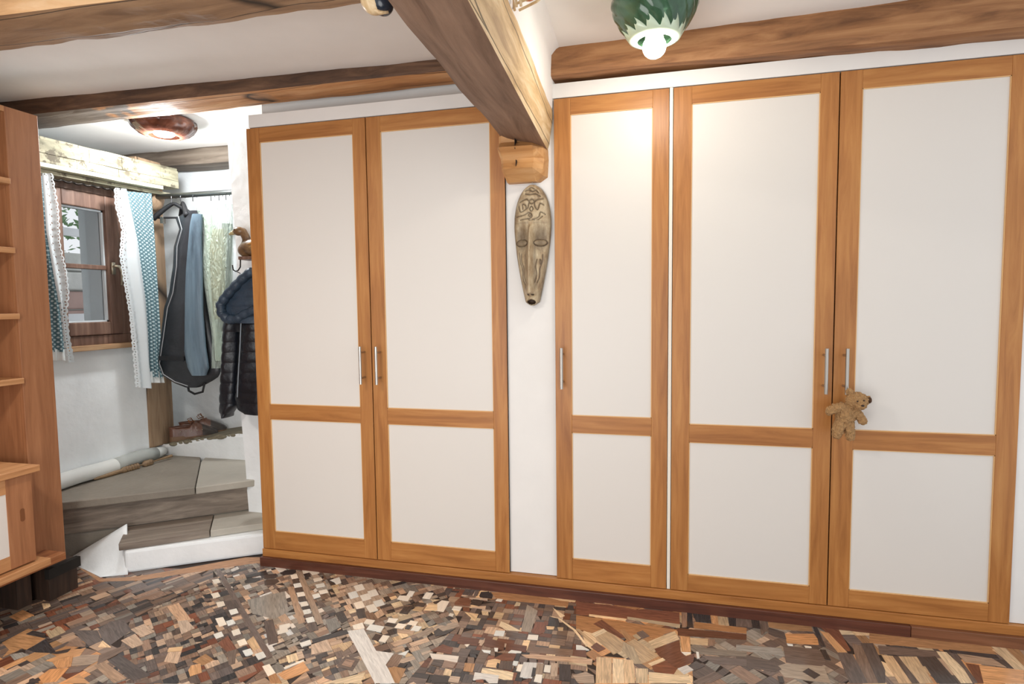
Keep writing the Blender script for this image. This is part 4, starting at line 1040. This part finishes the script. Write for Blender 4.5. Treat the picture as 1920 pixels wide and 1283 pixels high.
# whitewashed boards over the window
t = thing('lintel_board', (-3.06, .2, 2.0), 'whitewashed cracked wooden pelmet boards above the curtained window', 'pelmet')
def plank(y0, y1, z0, z1, x1, mat, nm='board', lab=None):
    b = MB(); n = 24; rows = []
    for i in range(n+1):
        y = y0+(y1-y0)*i/n; dz = .03*(y-.1); nz = .004*noise.noise(Vector((z0*9, y*7, 0))); nx = .006*noise.noise(Vector((z0*9, y*6, 5)))
        rows.append([(WX+.002, y, z0+dz), (x1+nx, y, z0+dz+nz), (x1+nx, y, z1+dz+nz), (WX+.002, y, z1+dz)])
    b.grid(rows, closed=True); b.add([Vector(p) for p in rows[0]], [(3, 2, 1, 0)]); b.add([Vector(p) for p in rows[-1]], [(0, 1, 2, 3)])
    return b.build(nm, mat, t, bevel=.002, label=lab)
# upper courses are cut in short blocks
y = -.42; k = 0
for (z0, z1, x1, ls) in ((2.096, 2.162, -3.0, (.24, .31, .2, .27, .16)), (2.048, 2.093, -2.995, (.18, .29, .25, .21, .26)), (2.164, 2.18, -3.01, (.5, .7))):
    y = -.42
    while y < .72:
        l = ls[k % len(ls)]; k += 1; e_ = min(y+l, .74); plank(y+.001, e_-.001, z0, z1, x1, m_lint, 'block'); y = e_
plank(-.42, .60, 2.022, 2.045, -2.985, plain('pale_moulding', (206, 204, 176), rough=.7, bump=.4, var=.12), 'moulding')
plank(-.42, .70, 1.998, 2.019, -3.03, m_lint, 'moulding')
# twisted curtain rod
b = MB(); pts = []; 
for i in range(121):
    y = -.40+.98*i/120; pts.append((-3.055+.004*math.cos(i*.9), y, 1.982+.03*(y-.1)+.004*math.sin(i*.9)))
b.tube(pts, .006, 6); tag(b.build('curtain_rod', plain('dark_iron', (40, 34, 30), rough=.4, metal=.7), smooth=True), 'dark twisted iron curtain rod under the pelmet', 'curtain rod')

# outside the window
m_stonew = plain('outside_stone', (200, 200, 196), rough=.9, bump=.8, bscale=10, var=.2, vscale=7)
ow = thing('garden_wall', (-4.9, .9, 0), 'rough pale stone garden wall seen through the window', 'wall')
random.seed(3)
for r_ in range(9):
    y = -1.0+random.uniform(-.2, 0); z = .3+r_*.165
    while y < 3.2:
        l = random.uniform(.22, .5); g = random.uniform(-.02, .02)
        MB().box(-5.2, -4.85+g, y+.008, y+l-.008, z+.006, z+.159).build('stone', plain('pink_stone', (176, 150, 142), rough=.9, var=.2) if (r_ > 4 and random.random() < .35) else m_stonew, ow, bevel=.015); y += l
MB().box(-5.2, -4.9, -1.2, 3.3, .2, 1.75).build('mortar', plain('mortar', (222, 222, 216), rough=.95), ow)
tag(MB().box(-3.62, -3.56, .245, .345, .9, 2.3).build('shutter_post', plain('teal_paint', (92, 132, 140), rough=.5, bump=.15), bevel=.004), 'blue-green painted upright outside the window', 'post')
gt = thing('garden_fence', (-4.4, .6, 0), 'white slatted garden fence behind the window glass', 'fence')
m_wf = plain('white_paint', (226, 228, 230), rough=.6)
for y in (.10, .30, .52, .74): MB().box(-4.42, -4.39, y, y+.10, .9, 2.02).build('slat', m_wf, gt)
MB().box(-4.39, -4.36, -.2, 1.4, 1.86, 1.92).build('rail', m_wf, gt)
MB().box(-4.39, -4.36, -.2, 1.4, 1.2, 1.26).build('rail', m_wf, gt)
b = MB()
for i in range(900):
    c = Vector((-4.75+random.uniform(-.2, .2), random.uniform(.1, 1.6), random.uniform(1.75, 2.7))); d = Vector((random.uniform(-1, 1), random.uniform(-1, 1), random.uniform(-1, 1))).normalized()*.035; e2 = d.orthogonal().normalized()*.015
    b.add([c-d, c+e2, c+d, c-e2], [(0, 1, 2, 3)])
bu = b.build('bush', plain('leaf_green', (120, 150, 110), rough=.6), None, recalc=False); tag(bu, 'loose green bush above the garden wall outside', 'bush')
struct(MB().box(-9, -3.62, -4, 6, -.1, .25).build('ground', plain('gravel', (170, 168, 160), rough=.95, var=.15)))

# ------------------------------------------------------------------ curtains
def fabric_blue():
    m, nt, bs = newmat('blue_dotted_cotton'); N = nt.nodes; L = nt.links
    uv = N.new('ShaderNodeUVMap'); uv.uv_map = 'UVMap'; mp = N.new('ShaderNodeMapping'); mp.inputs['Scale'].default_value = (62, 62, 1); mp.inputs['Rotation'].default_value = (0, 0, PI/4); L.new(uv.outputs[0], mp.inputs[0])
    fr_ = N.new('ShaderNodeVectorMath'); fr_.operation = 'FRACTION'; L.new(mp.outputs[0], fr_.inputs[0])
    sb = N.new('ShaderNodeVectorMath'); sb.operation = 'SUBTRACT'; sb.inputs[1].default_value = (.5, .5, 0); L.new(fr_.outputs[0], sb.inputs[0])
    ln_ = N.new('ShaderNodeVectorMath'); ln_.operation = 'LENGTH'; L.new(sb.outputs[0], ln_.inputs[0])
    r = N.new('ShaderNodeValToRGB'); r.color_ramp.elements[0].position = .27; r.color_ramp.elements[0].color = lin((190, 206, 208)); r.color_ramp.elements[1].position = .33; r.color_ramp.elements[1].color = lin((84, 114, 122))
    L.new(ln_.outputs['Value'], r.inputs[0]); L.new(r.outputs[0], bs.inputs['Base Color']); bs.inputs['Roughness'].default_value = .85; return m
def fabric_lace():
    m, nt, bs = newmat('white_eyelet_lace'); N = nt.nodes; L = nt.links; out = N['Material Output']
    bs.inputs['Base Color'].default_value = lin((232, 238, 240)); bs.inputs['Roughness'].default_value = .9
    uv = N.new('ShaderNodeUVMap'); uv.uv_map = 'UVMap'; sp = N.new('ShaderNodeSeparateXYZ'); L.new(uv.outputs[0], sp.inputs[0])
    def mth(op, a, b_=None, v=None):
        n = N.new('ShaderNodeMath'); n.operation = op
        for i, q in enumerate((a, b_)):
            if q is None: continue
            if isinstance(q, (int, float)): n.inputs[i].default_value = q
            else: L.new(q, n.inputs[i])
        return n.outputs[0]
    def holes(u0, pitch, rad, ph=0):
        du = mth('SUBTRACT', sp.outputs[0], u0); v = mth('ADD', sp.outputs[1], ph); fv = mth('MULTIPLY', mth('SUBTRACT', mth('FRACT', mth('DIVIDE', v, pitch)), .5), pitch)
        return mth('LESS_THAN', mth('SQRT', mth('ADD', mth('MULTIPLY', du, du), mth('MULTIPLY', fv, fv))), rad)
    h = mth('MAXIMUM', mth('MAXIMUM', holes(.012, .016, .0036), holes(.040, .034, .0042, .008)), holes(.056, .05, .005, .02))
    tr = N.new('ShaderNodeBsdfTransparent'); tl = N.new('ShaderNodeBsdfTranslucent'); tl.inputs[0].default_value = lin((225, 236, 240))
    m1 = N.new('ShaderNodeMixShader'); m1.inputs[0].default_value = .35; L.new(bs.outputs[0], m1.inputs[1]); L.new(tl.outputs[0], m1.inputs[2])
    m2 = N.new('ShaderNodeMixShader'); L.new(h, m2.inputs[0]); L.new(m1.outputs[0], m2.inputs[1]); L.new(tr.outputs[0], m2.inputs[2]); L.new(m2.outputs[0], out.inputs[0])
    return m
m_blue = fabric_blue(); m_lace = fabric_lace(); m_hem = plain('white_hem', (226, 230, 228), rough=.9)
def interp(pts, y):
    if y <= pts[0][1]: return pts[0][0]
    for a, c in zip(pts, pts[1:]):
        if y <= c[1]: t_ = (y-a[1])/(c[1]-a[1]); return a[0]+(c[0]-a[0])*t_
    return pts[-1][0]
def sheet(L_, R_e, y0, y1, X, mat, name, parent, folds=3, amp=.012, scal=0, lead='L', nv=90, nu=26, slope=0, ph=0, ax=0):
    rows = []; uvs = []; acc = 0; prev = None
    for j in range(nv+1):
        py = y0+(y1-y0)*j/nv; a = interp(L_, py); c = interp(R_e, py); row = []; uvr = []
        pl = P(a, py, ax, X); pr = P(c, py+slope*(c-a), ax, X)
        if prev is not None: acc += (pl-prev).length
        prev = pl; W_ = (pr-pl).length
        if scal:
            s_ = scal*abs(math.sin(acc*PI/.034)); d = (pr-pl).normalized()
            if lead == 'L': pl = pl+d*(scal-s_)
            else: pr = pr-d*(scal-s_)
        for i in range(nu+1):
            q = i/nu; p = pl.lerp(pr, q); am = amp*(.5+.5*j/nv)
            off = am*math.sin(2*PI*folds*q+ph+.4*math.sin(j*.05)); p = p.copy(); p[ax] += off if ax == 0 else -off; row.append(p)
            uvr.append(((q if lead == 'L' else 1-q)*W_*1.25, acc))
        rows.append(row); uvs.append(uvr)
    b = MB(); b.grid(rows, uv=uvs); return b.build(name, mat, parent, smooth=True, recalc=False)
t = thing('curtain', (-3.02, .42, .8), 'right-hand curtain, white eyelet lace edging beside dotted blue-green cotton', 'curtain')
Lr = [(213, 352), (214, 385), (226, 430), (222, 480), (230, 530), (241, 590), (246, 640), (252, 700), (254, 725)]
Rr = [(236, 352), (247, 400), (258, 450), (266, 510), (273, 560), (277, 620), (279, 680), (283, 722)]
Br = [(284, 352), (289, 420), (293, 480), (297, 560), (300, 620), (303, 700)]
sheet([(x-5, y) for x, y in Rr], Br, 358, 706, -3.03, m_blue, 'blue_fabric', t, 3.5, .014, slope=.1)
sheet(Lr, [(x+2, y) for x, y in Rr], 352, 726, -2.99, m_lace, 'lace', t, 1.6, .012, scal=.010, slope=.1, lead='L')
sheet([(280, 690), (281, 722)], [(304, 690), (309, 722)], 697, 718, -3.03, m_hem, 'hem', t, 2, .012, nv=6)
t = thing('curtain', (-3.02, -.05, 1.0), 'left-hand curtain, white lace over dotted blue cotton, beside the shelf unit', 'curtain')
Ll = [(78, 325), (82, 375), (86, 434), (100, 517), (113, 584), (122, 660), (124, 682)]
Rl = [(99, 328), (110, 390), (113, 457), (125, 510), (129, 551), (125, 588), (129, 629), (139, 682)]
sheet([(40, 325), (60, 682)], [(x+4, y) for x, y in Ll], 330, 660, -3.03, m_blue, 'blue_fabric', t, 4, .012)
sheet(Ll, Rl, 325, 680, -2.99, m_lace, 'lace', t, 1.3, .010, scal=.010, lead='R')
sheet([(60, 600), (60, 680)], [(124, 600), (131, 680)], 655, 676, -3.03, m_hem, 'hem', t, 4, .012, nv=6)

# ------------------------------------------------------------------ clothes rail and garments
RY = .62; RZ = P(303, 369, 1, RY).z
bk = tag(MB().tube([(-3.117, RY, RZ), (-1.945, RY, RZ)], .016, 16).build('clothes_rail', plain('dull_steel', (120, 124, 124), rough=.35, metal=.9), smooth=True), 'grey steel clothes rail across the back of the alcove', 'rail')
beam('alcove_beam', [(-3.9, .80, 2.235), (-3.9, .975, 2.235), (-3.9, .975, 2.345), (-3.9, .80, 2.345)], [(-1.95, .80, 2.235), (-1.95, .975, 2.235), (-1.95, .975, 2.345), (-1.95, .80, 2.345)], None,
     [m_bmgrey], [0, 0, 0, 0], 'grey weathered beam at the back of the alcove under the ceiling', n=40, amp=.016, seed=6)
m_wire = plain('hook_wire', (70, 70, 72), rough=.3, metal=1)
def hook(x, y, z, parent, r=.017):
    b = MB(); p = [(x, y, z)]+[(x, y, z+.03)]
    p += [(x, y+r-r*math.cos(a), z+.03+.0+r*1.0*math.sin(a)) for a in [PI*k/8 for k in range(1, 9)]]
    b.tube(p, .0022, 6); b.build('hook', m_wire, parent)
def hanger(px, lab, w_=.19, ang=.5, zz=0, col=None, clips=False):
    c = P(px, 385, 1, RY); x = c.x; zt = RZ-.035+zz
    t = thing('coat_hanger', (x, RY, zt-.08), lab, 'hanger', 'empty black hangers at the left end of the rail' if clips else None)
    dx, dy = math.cos(ang), -math.sin(ang); b = MB(); pts = []; rs = []
    for i in range(25):
        s_ = -1+2*i/24; pts.append((x+dx*w_*s_, RY-.0+dy*w_*s_, zt-.012-.095*abs(s_)**1.25)); rs.append(.011+.006*abs(s_))
    b.tube(pts, rs, 10); b.tube([(x-dx*w_*.8, RY-dy*w_*.8, zt-.1), (x+dx*w_*.8, RY+dy*w_*.8, zt-.1)], .006, 8)
    b.build('arms', m_black, t, smooth=True)
    hook(x, RY-.017, zt-.01, t, .019)
    if clips:
        for s_ in (-.55, .55): MB().box(x+dx*w_*s_-.01, x+dx*w_*s_+.01, RY+dy*w_*s_-.012, RY+dy*w_*s_+.012, zt-.135, zt-.095).build('clip', m_metal, t)
    return t
hanger(326, 'frontmost empty black hanger with trouser clips, left end of the rail', .135, -.25, clips=True)
hanger(343, 'middle empty black hanger with trouser clips, left part of the rail', .14, .7, clips=True)
def loft(rows, mat, name, parent, depth=.06, n=24, puff=None, smooth=True, label=None):
    """rows: (px left, px right, py); ellipse sections between both outlines on plane y"""
    b = MB(); rr = []
    for (a, c, py, yy, dp) in rows:
        p0_, p1_ = P(a, py, 1, yy), P(c, py, 1, yy); cc = (p0_+p1_)/2; hw = (p1_-p0_).length/2; row = []
        for k in range(n):
            an = 2*PI*k/n; row.append((cc.x+hw*math.cos(an), cc.y+dp*math.sin(an)*(1+.12*math.sin(3*an+py*.03)), cc.z))
        rr.append(row)
    b.grid(rr, closed=True); b.add([Vector(p) for p in rr[0]], [tuple(range(n))]); b.add([Vector(p) for p in rr[-1]], [tuple(range(n))[::-1]])
    return b.build(name, mat, parent, smooth=smooth, label=label)
def dense(L_, R_e, y0, y1, yy, dp, n, fn=None):
    out = []
    for j in range(n+1):
        py = y0+(y1-y0)*j/n; a, c = interp(L_, py), interp(R_e, py); f = fn(j/n) if fn else 1
        out.append((a, c, py, yy, dp*f))
    return out
m_bag = plain('black_nylon', (44, 46, 50), rough=.35, bump=.5, bscale=12, var=.3)
m_bag2 = wood('blue_grey_lining', [(58, 72, 84), (98, 118, 132), (120, 140, 150)], 'z', rough=.5, scale=1.6, stretch=7, bump=.5)
t = thing('garment_bag', (-2.95, .70, .79), 'long black garment bag with blue-grey strip and bottom handle on the rail', 'garment bag')
BL = [(350, 396), (330, 409), (337, 429), (327, 462), (326, 500), (319, 550), (310, 575), (302, 634), (296, 680), (303, 704), (325, 718), (350, 726)]
BR = [(378, 396), (380, 451), (384, 520), (390, 586), (400, 640), (414, 692), (412, 704), (395, 716), (372, 727)]
loft(dense(BL, BR, 396, 726, .56, .045, 50, lambda q: .5+.6*math.sin(PI*min(1, q*1.0)*.9)), m_bag, 'shell', t)
SL = [(362, 400), (357, 421), (350, 500), (348, 550), (346, 660), (352, 690), (362, 706)]
SR = [(378, 400), (378, 451), (380, 520), (381, 586), (386, 650), (392, 690), (385, 706)]
loft(dense(SL, SR, 402, 704, .505, .024, 40), m_bag2, 'lining_panel', t, label='blue-grey inner panel')
b = MB(); zp = [(334, 405), (341, 430), (332, 462), (331, 500), (324, 550), (314, 578), (306, 634), (299, 682), (306, 702), (328, 716), (352, 724)]
b.tube([P(a, c, 1, .512) for a, c in zp], .0028, 6); b.build('zip', plain('zip_grey', (150, 152, 154), rough=.4), t, label='pale grey zip')
b = MB(); b.tube([P(a, c, 1, .54) for a, c in ((352, 722), (354, 733), (365, 739), (380, 735), (384, 718))], .007, 8); b.build('carry_handle', m_black, t, smooth=True)
MB().box(P(299, 672, 1, .51).x, P(346, 672, 1, .51).x, .504, .516, P(320, 676, 1, .51).z, P(320, 668, 1, .51).z).build('band', m_black, t)
hook(P(366, 385, 1, RY).x, RY-.017, RZ-.045, t)
# garments under clear film
mf, ntf, bsf = newmat('clear_film'); bsf.inputs['Base Color'].default_value = lin((216, 232, 220)); bsf.inputs['Roughness'].default_value = .15
trn = ntf.nodes.new('ShaderNodeBsdfTransparent'); mxs = ntf.nodes.new('ShaderNodeMixShader'); mxs.inputs[0].default_value = .45; ntf.links.new(trn.outputs[0], mxs.inputs[1]); ntf.links.new(bsf.outputs[0], mxs.inputs[2]); ntf.links.new(mxs.outputs[0], ntf.nodes['Material Output'].inputs[0])
nz = ntf.nodes.new('ShaderNodeTexNoise'); nz.inputs['Scale'].default_value = 11; nz.inputs['Detail'].default_value = 3; nz.inputs['Distortion'].default_value = 2.5; bpp = ntf.nodes.new('ShaderNodeBump'); bpp.inputs['Strength'].default_value = 1; bpp.inputs['Distance'].default_value = .03; ntf.links.new(nz.outputs['Fac'], bpp.inputs['Height']); ntf.links.new(bpp.outputs[0], bsf.inputs['Normal'])
t = thing('covered_garment', (-2.62, .72, .9), 'pale green and olive clothes under crinkled clear film at the right of the rail', 'clothes')
FL = [(368, 387), (374, 405), (382, 440), (379, 484), (386, 540), (394, 586), (402, 640), (405, 689)]
FR = [(436, 384), (436, 500), (432, 586), (430, 640), (424, 689)]
loft(dense(FL, FR, 385, 689, .55, .055, 44, lambda q: .6+.5*q), mf, 'film', t, label='clear crinkled plastic film')
loft(dense([(x+4, y) for x, y in FL], [(398, 390), (402, 450), (404, 520), (410, 600), (416, 680)], 392, 676, .57, .03, 40), plain('pale_green_cloth', (196, 214, 192), rough=.8, bump=.6, bscale=12, var=.12), 'pale_garment', t, label='pale green garment')
loft(dense([(400, 430), (394, 470), (398, 540), (403, 600)], [(424, 430), (422, 500), (420, 560), (420, 600)], 430, 598, .545, .03, 24), plain('olive_cloth', (150, 146, 96), rough=.8, bump=.5, bscale=14, var=.2), 'olive_garment', t, label='olive garment')
loft(dense([(418, 420), (418, 560)], [(434, 420), (430, 560)], 420, 620, .59, .03, 20), plain('dark_green_cloth', (58, 66, 54), rough=.8, bump=.5, bscale=14, var=.3), 'dark_garment', t, label='dark green garment')
for px in (400, 415, 428): hook(P(px, 385, 1, RY).x, RY-.017, RZ-.05, t)

# ------------------------------------------------------------------ duck hook and jacket
def duck():
    t = thing('duck_wall_hook', (-2.05, .24, 1.56), 'carved brown wooden duck wall hook on the white pillar beside the wardrobe', 'wall hook')
    y = .22; m = wood('duck_wood', [(58, 40, 26), (112, 84, 56), (160, 130, 94)], 'x', rough=.3, bump=.3, scale=3.5, stretch=4)
    b = MB()
    b.ell((-2.02, y, 1.612), (.12, .055, .05), None, 24, 16); b.ell((-2.10, y, 1.60), (.045, .04, .04), None, 20, 12)
    for i in range(14):
        a = i/13; q = Vector((-2.118+.020*math.sin(a*PI)*1.0, y, 1.60+.095*a)); r = .032-.010*math.sin(a*PI*.6); b.ell(q, (r, r*.9, r), None, 16, 10)
    b.ell((-2.140, y-.004, 1.700), (.033, .024, .024), None, 20, 12)
    o = b.build('body', m, t, smooth=True); md = o.modifiers.new('r', 'REMESH'); md.mode = 'VOXEL'; md.voxel_size = .003; md.use_smooth_shade = True
    b = MB(); b.tube([(-2.165, y-.004, 1.698), (-2.185, y-.004, 1.69), (-2.200, y-.004, 1.686)], [.014, .010, .005], 12); b.build('bill', plain('duck_bill', (176, 160, 118), rough=.35), t, smooth=True)
    MB().ell((-2.150, y-.026, 1.706), (.004, .003, .004), None, 10, 8).build('eye', m_dark, t, smooth=True)
    for k in range(4): MB().ell((-2.0+.01*k, y-.05, 1.635-.016*k), (.06, .012, .008), Matrix.Rotation(-.2, 3, 'Y'), 16, 8).build('wing_feather', plain('gold_wood', (168, 128, 72), rough=.3), t, smooth=True)
    MB().box(-2.13, -1.93, y-.03, .30, 1.548, 1.565).build('back_board', m_winwood, t)
    MB().tube([(-2.125, y-.02, 1.55), (-2.128, y-.02, 1.51), (-2.138, y-.025, 1.492), (-2.150, y-.03, 1.487), (-2.160, y-.035, 1.495), (-2.164, y-.035, 1.52)], .0035, 8).build('hook', m_dark, t, smooth=True)
duck()
def jacket():
    t = thing('puffer_jacket', (-2.15, .18, .70), 'navy-black quilted puffer jacket with hood hanging on the pillar beside wardrobe', 'jacket')
    mj = plain('navy_quilt', (18, 22, 30), rough=.38, bump=.5, bscale=24, var=.35, vscale=10); mh = plain('navy_hood', (44, 60, 76), rough=.45, bump=.7, bscale=26, var=.35, vscale=12)
    def puff(L_, R_e, y0, y1, yy, dp, n, pitch):
        out = []
        for j in range(n+1):
            py = y0+(y1-y0)*j/n; f = abs(math.sin(PI*(py-y0)/pitch))**.45; a, c = interp(L_, py), interp(R_e, py)
            out.append((a+1.0*(1-f), c-1.0*(1-f), py, yy, dp*(.86+.14*f)))
        return out
    loft(puff([(424, 585), (420, 620), (418, 696), (415, 745), (415, 772), (421, 782)], [(450, 585), (448, 640), (446, 700), (445, 760), (430, 782)], 585, 782, .19, .045, 120, 19), mj, 'left_front', t, n=32)
    loft(puff([(452, 565), (451, 620), (447, 700), (443, 745), (448, 768), (460, 776)], [(500, 565), (505, 640), (508, 776)], 565, 776, .17, .05, 120, 19), mj, 'right_front', t, n=32)
    loft(puff([(462, 512), (440, 545), (436, 590), (440, 620)], [(500, 512), (504, 560), (505, 620)], 514, 622, .18, .05, 60, 22), mj, 'shoulder', t, n=32)
    # hood: a puffed shell with a rolled edge
    loft(puff([(468, 508), (452, 524), (432, 545), (416, 566), (412, 580), (420, 598), (432, 606)], [(500, 508), (505, 560), (505, 606)], 508, 606, .15, .05, 70, 17), mh, 'hood', t, n=32, label='blue-grey quilted hood')
    b = MB(); pts_ = [(474, 508), (458, 520), (440, 538), (424, 556), (414, 572), (416, 588), (428, 600), (446, 598), (462, 588), (482, 580)]
    fine = []; rs_ = []
    for q in range(91):
        f_ = q/90*(len(pts_)-1); i_ = min(int(f_), len(pts_)-2); t_ = f_-i_; fine.append(P(pts_[i_][0]*(1-t_)+pts_[i_+1][0]*t_, pts_[i_][1]*(1-t_)+pts_[i_+1][1]*t_, 1, .105)); rs_.append(.021+.0045*abs(math.sin(q*.42)))
    b.tube(fine, rs_, 14); b.build('hood_edge', mh, t, smooth=True, label='rolled edge of the hood')
    b = MB(); b.tube([(-2.150, .19, 1.489), (-2.125, .19, 1.478), (-2.09, .185, 1.455)], .003, 6); b.build('hanging_loop', m_black, t)
    b = MB(); b.tube([P(a, c, 1, .118) for a, c in ((452, 600), (450, 650), (447, 700), (445, 745))], .003, 6); b.build('zip', plain('zip_silver', (150, 160, 168), rough=.3, metal=.6), t, label='silvery zip')
jacket()

# ------------------------------------------------------------------ boat shoes
m_lea = plain('brown_leather', (112, 76, 60), rough=.32, bump=.15, bscale=60, var=.25, vscale=18); m_lea2 = plain('dark_leather', (62, 54, 48), rough=.3, var=.2, vscale=20)
m_sole = plain('gum_sole', (124, 96, 72), rough=.6); m_lace_ = plain('leather_lace', (128, 78, 40), rough=.5); m_eye = plain('eyelet', (220, 214, 200), rough=.3, metal=.8)
def shoe(o3, ang, lab, tone=0):
    t = thing('boat_shoe', o3, lab, 'shoe', 'pair of brown boat shoes on the landing')
    ca, sa = math.cos(ang), math.sin(ang); Wd = lambda x, y, z: (o3[0]+x*ca-y*sa, o3[1]+x*sa+y*ca, o3[2]+z*1.28)
    Ln = .285
    def hwid(u): return .030+.016*math.sin(PI*min(1, max(0, (u-.05)/1.0)))+.006*math.sin(PI*u*2+2.6) if u < .93 else .040*math.sqrt(max(.02, 1-((u-.93)/.075)**2))
    b = MB(); rows = []
    for i in range(27):
        u = i/26; h_ = hwid(u)*(math.sqrt(min(1, u/.06+.15))); rows.append([Wd(Ln*u, -h_-.003, .0), Wd(Ln*u, h_+.003, .0), Wd(Ln*u, h_+.003, .022+.006*(u < .3)), Wd(Ln*u, -h_-.003, .022+.006*(u < .3))])
    b.grid(rows, closed=True); b.add([Vector(p) for p in rows[0]], [(0, 1, 2, 3)]); b.add([Vector(p) for p in rows[-1]], [(3, 2, 1, 0)]); b.build('sole', m_sole, t)
    b = MB(); rows = []
    for i in range(31):
        u = i/30; h_ = hwid(u)*(math.sqrt(min(1, u/.06+.15))); top = .078 if u < .42 else .078-.0*u+.012*math.sin(PI*(u-.42)/.3) if u < .6 else .082-.045*((u-.6)/.4)**1.1; top = .074-.006*u/.42 if u < .42 else top
        if u > .97: top *= .82
        row = []
        for k in range(17):
            q = -1+2*k/16
            if u < .5: # open top
                e_ = abs(q); zz = .022+(top-.022)*min(1, (1-e_)*3.2); yy = math.copysign(h_*(1-.28*min(1, (1-e_)*2.5)), q) if e_ > .25 else h_*.72*q/.25
                if e_ < .25: zz = .035
            else:
                zz = .022+(top-.022)*math.sqrt(max(0, 1-abs(q)**2.6)); yy = h_*q
            row.append(Wd(Ln*u, yy, zz))
        rows.append(row)
    b.grid(rows)
    for fi in range(len(b.f)):
        if fi//16 > 19: b.m[fi] = 1
    b.build('upper', [m_lea, m_lea2], t, smooth=True)
    b = MB(); b.tube([Wd(Ln*.5*math.cos(a)*.5+Ln*.24, 0+hwid(.3)*.75*math.sin(a), .074) for a in [2*PI*k/24 for k in range(25)]], .004, 8); b.build('collar', m_lea, t, smooth=True)
    b = MB()
    for k in range(3):
        u = .50+.06*k; b.tube([Wd(Ln*u, -.024, .086-.01*k), Wd(Ln*u+.004, 0, .098-.01*k), Wd(Ln*u, .024, .086-.01*k)], .0022, 6)
    for s_ in (-1, 1): b.tube([Wd(Ln*.5, 0, .094), Wd(Ln*.45, s_*.02, .112), Wd(Ln*.38, s_*.034, .105), Wd(Ln*.42, s_*.03, .09), Wd(Ln*.5, 0, .094)], .0024, 6)
    b.build('lace', m_lace_, t, smooth=True)
    for k in range(5):
        u = .22+.11*k; MB().ell(Wd(Ln*u, -hwid(u)*.93, .052), (.004, .003, .004), None, 8, 6).build('eyelet', m_eye, t)
z3 = .42
shoe((-3.088, .655, z3-.004), .80, 'nearer of the two brown boat shoes standing on the landing')
shoe((-3.112, .765, z3+.006), .66, 'farther brown boat shoe, half hidden behind the nearer one')
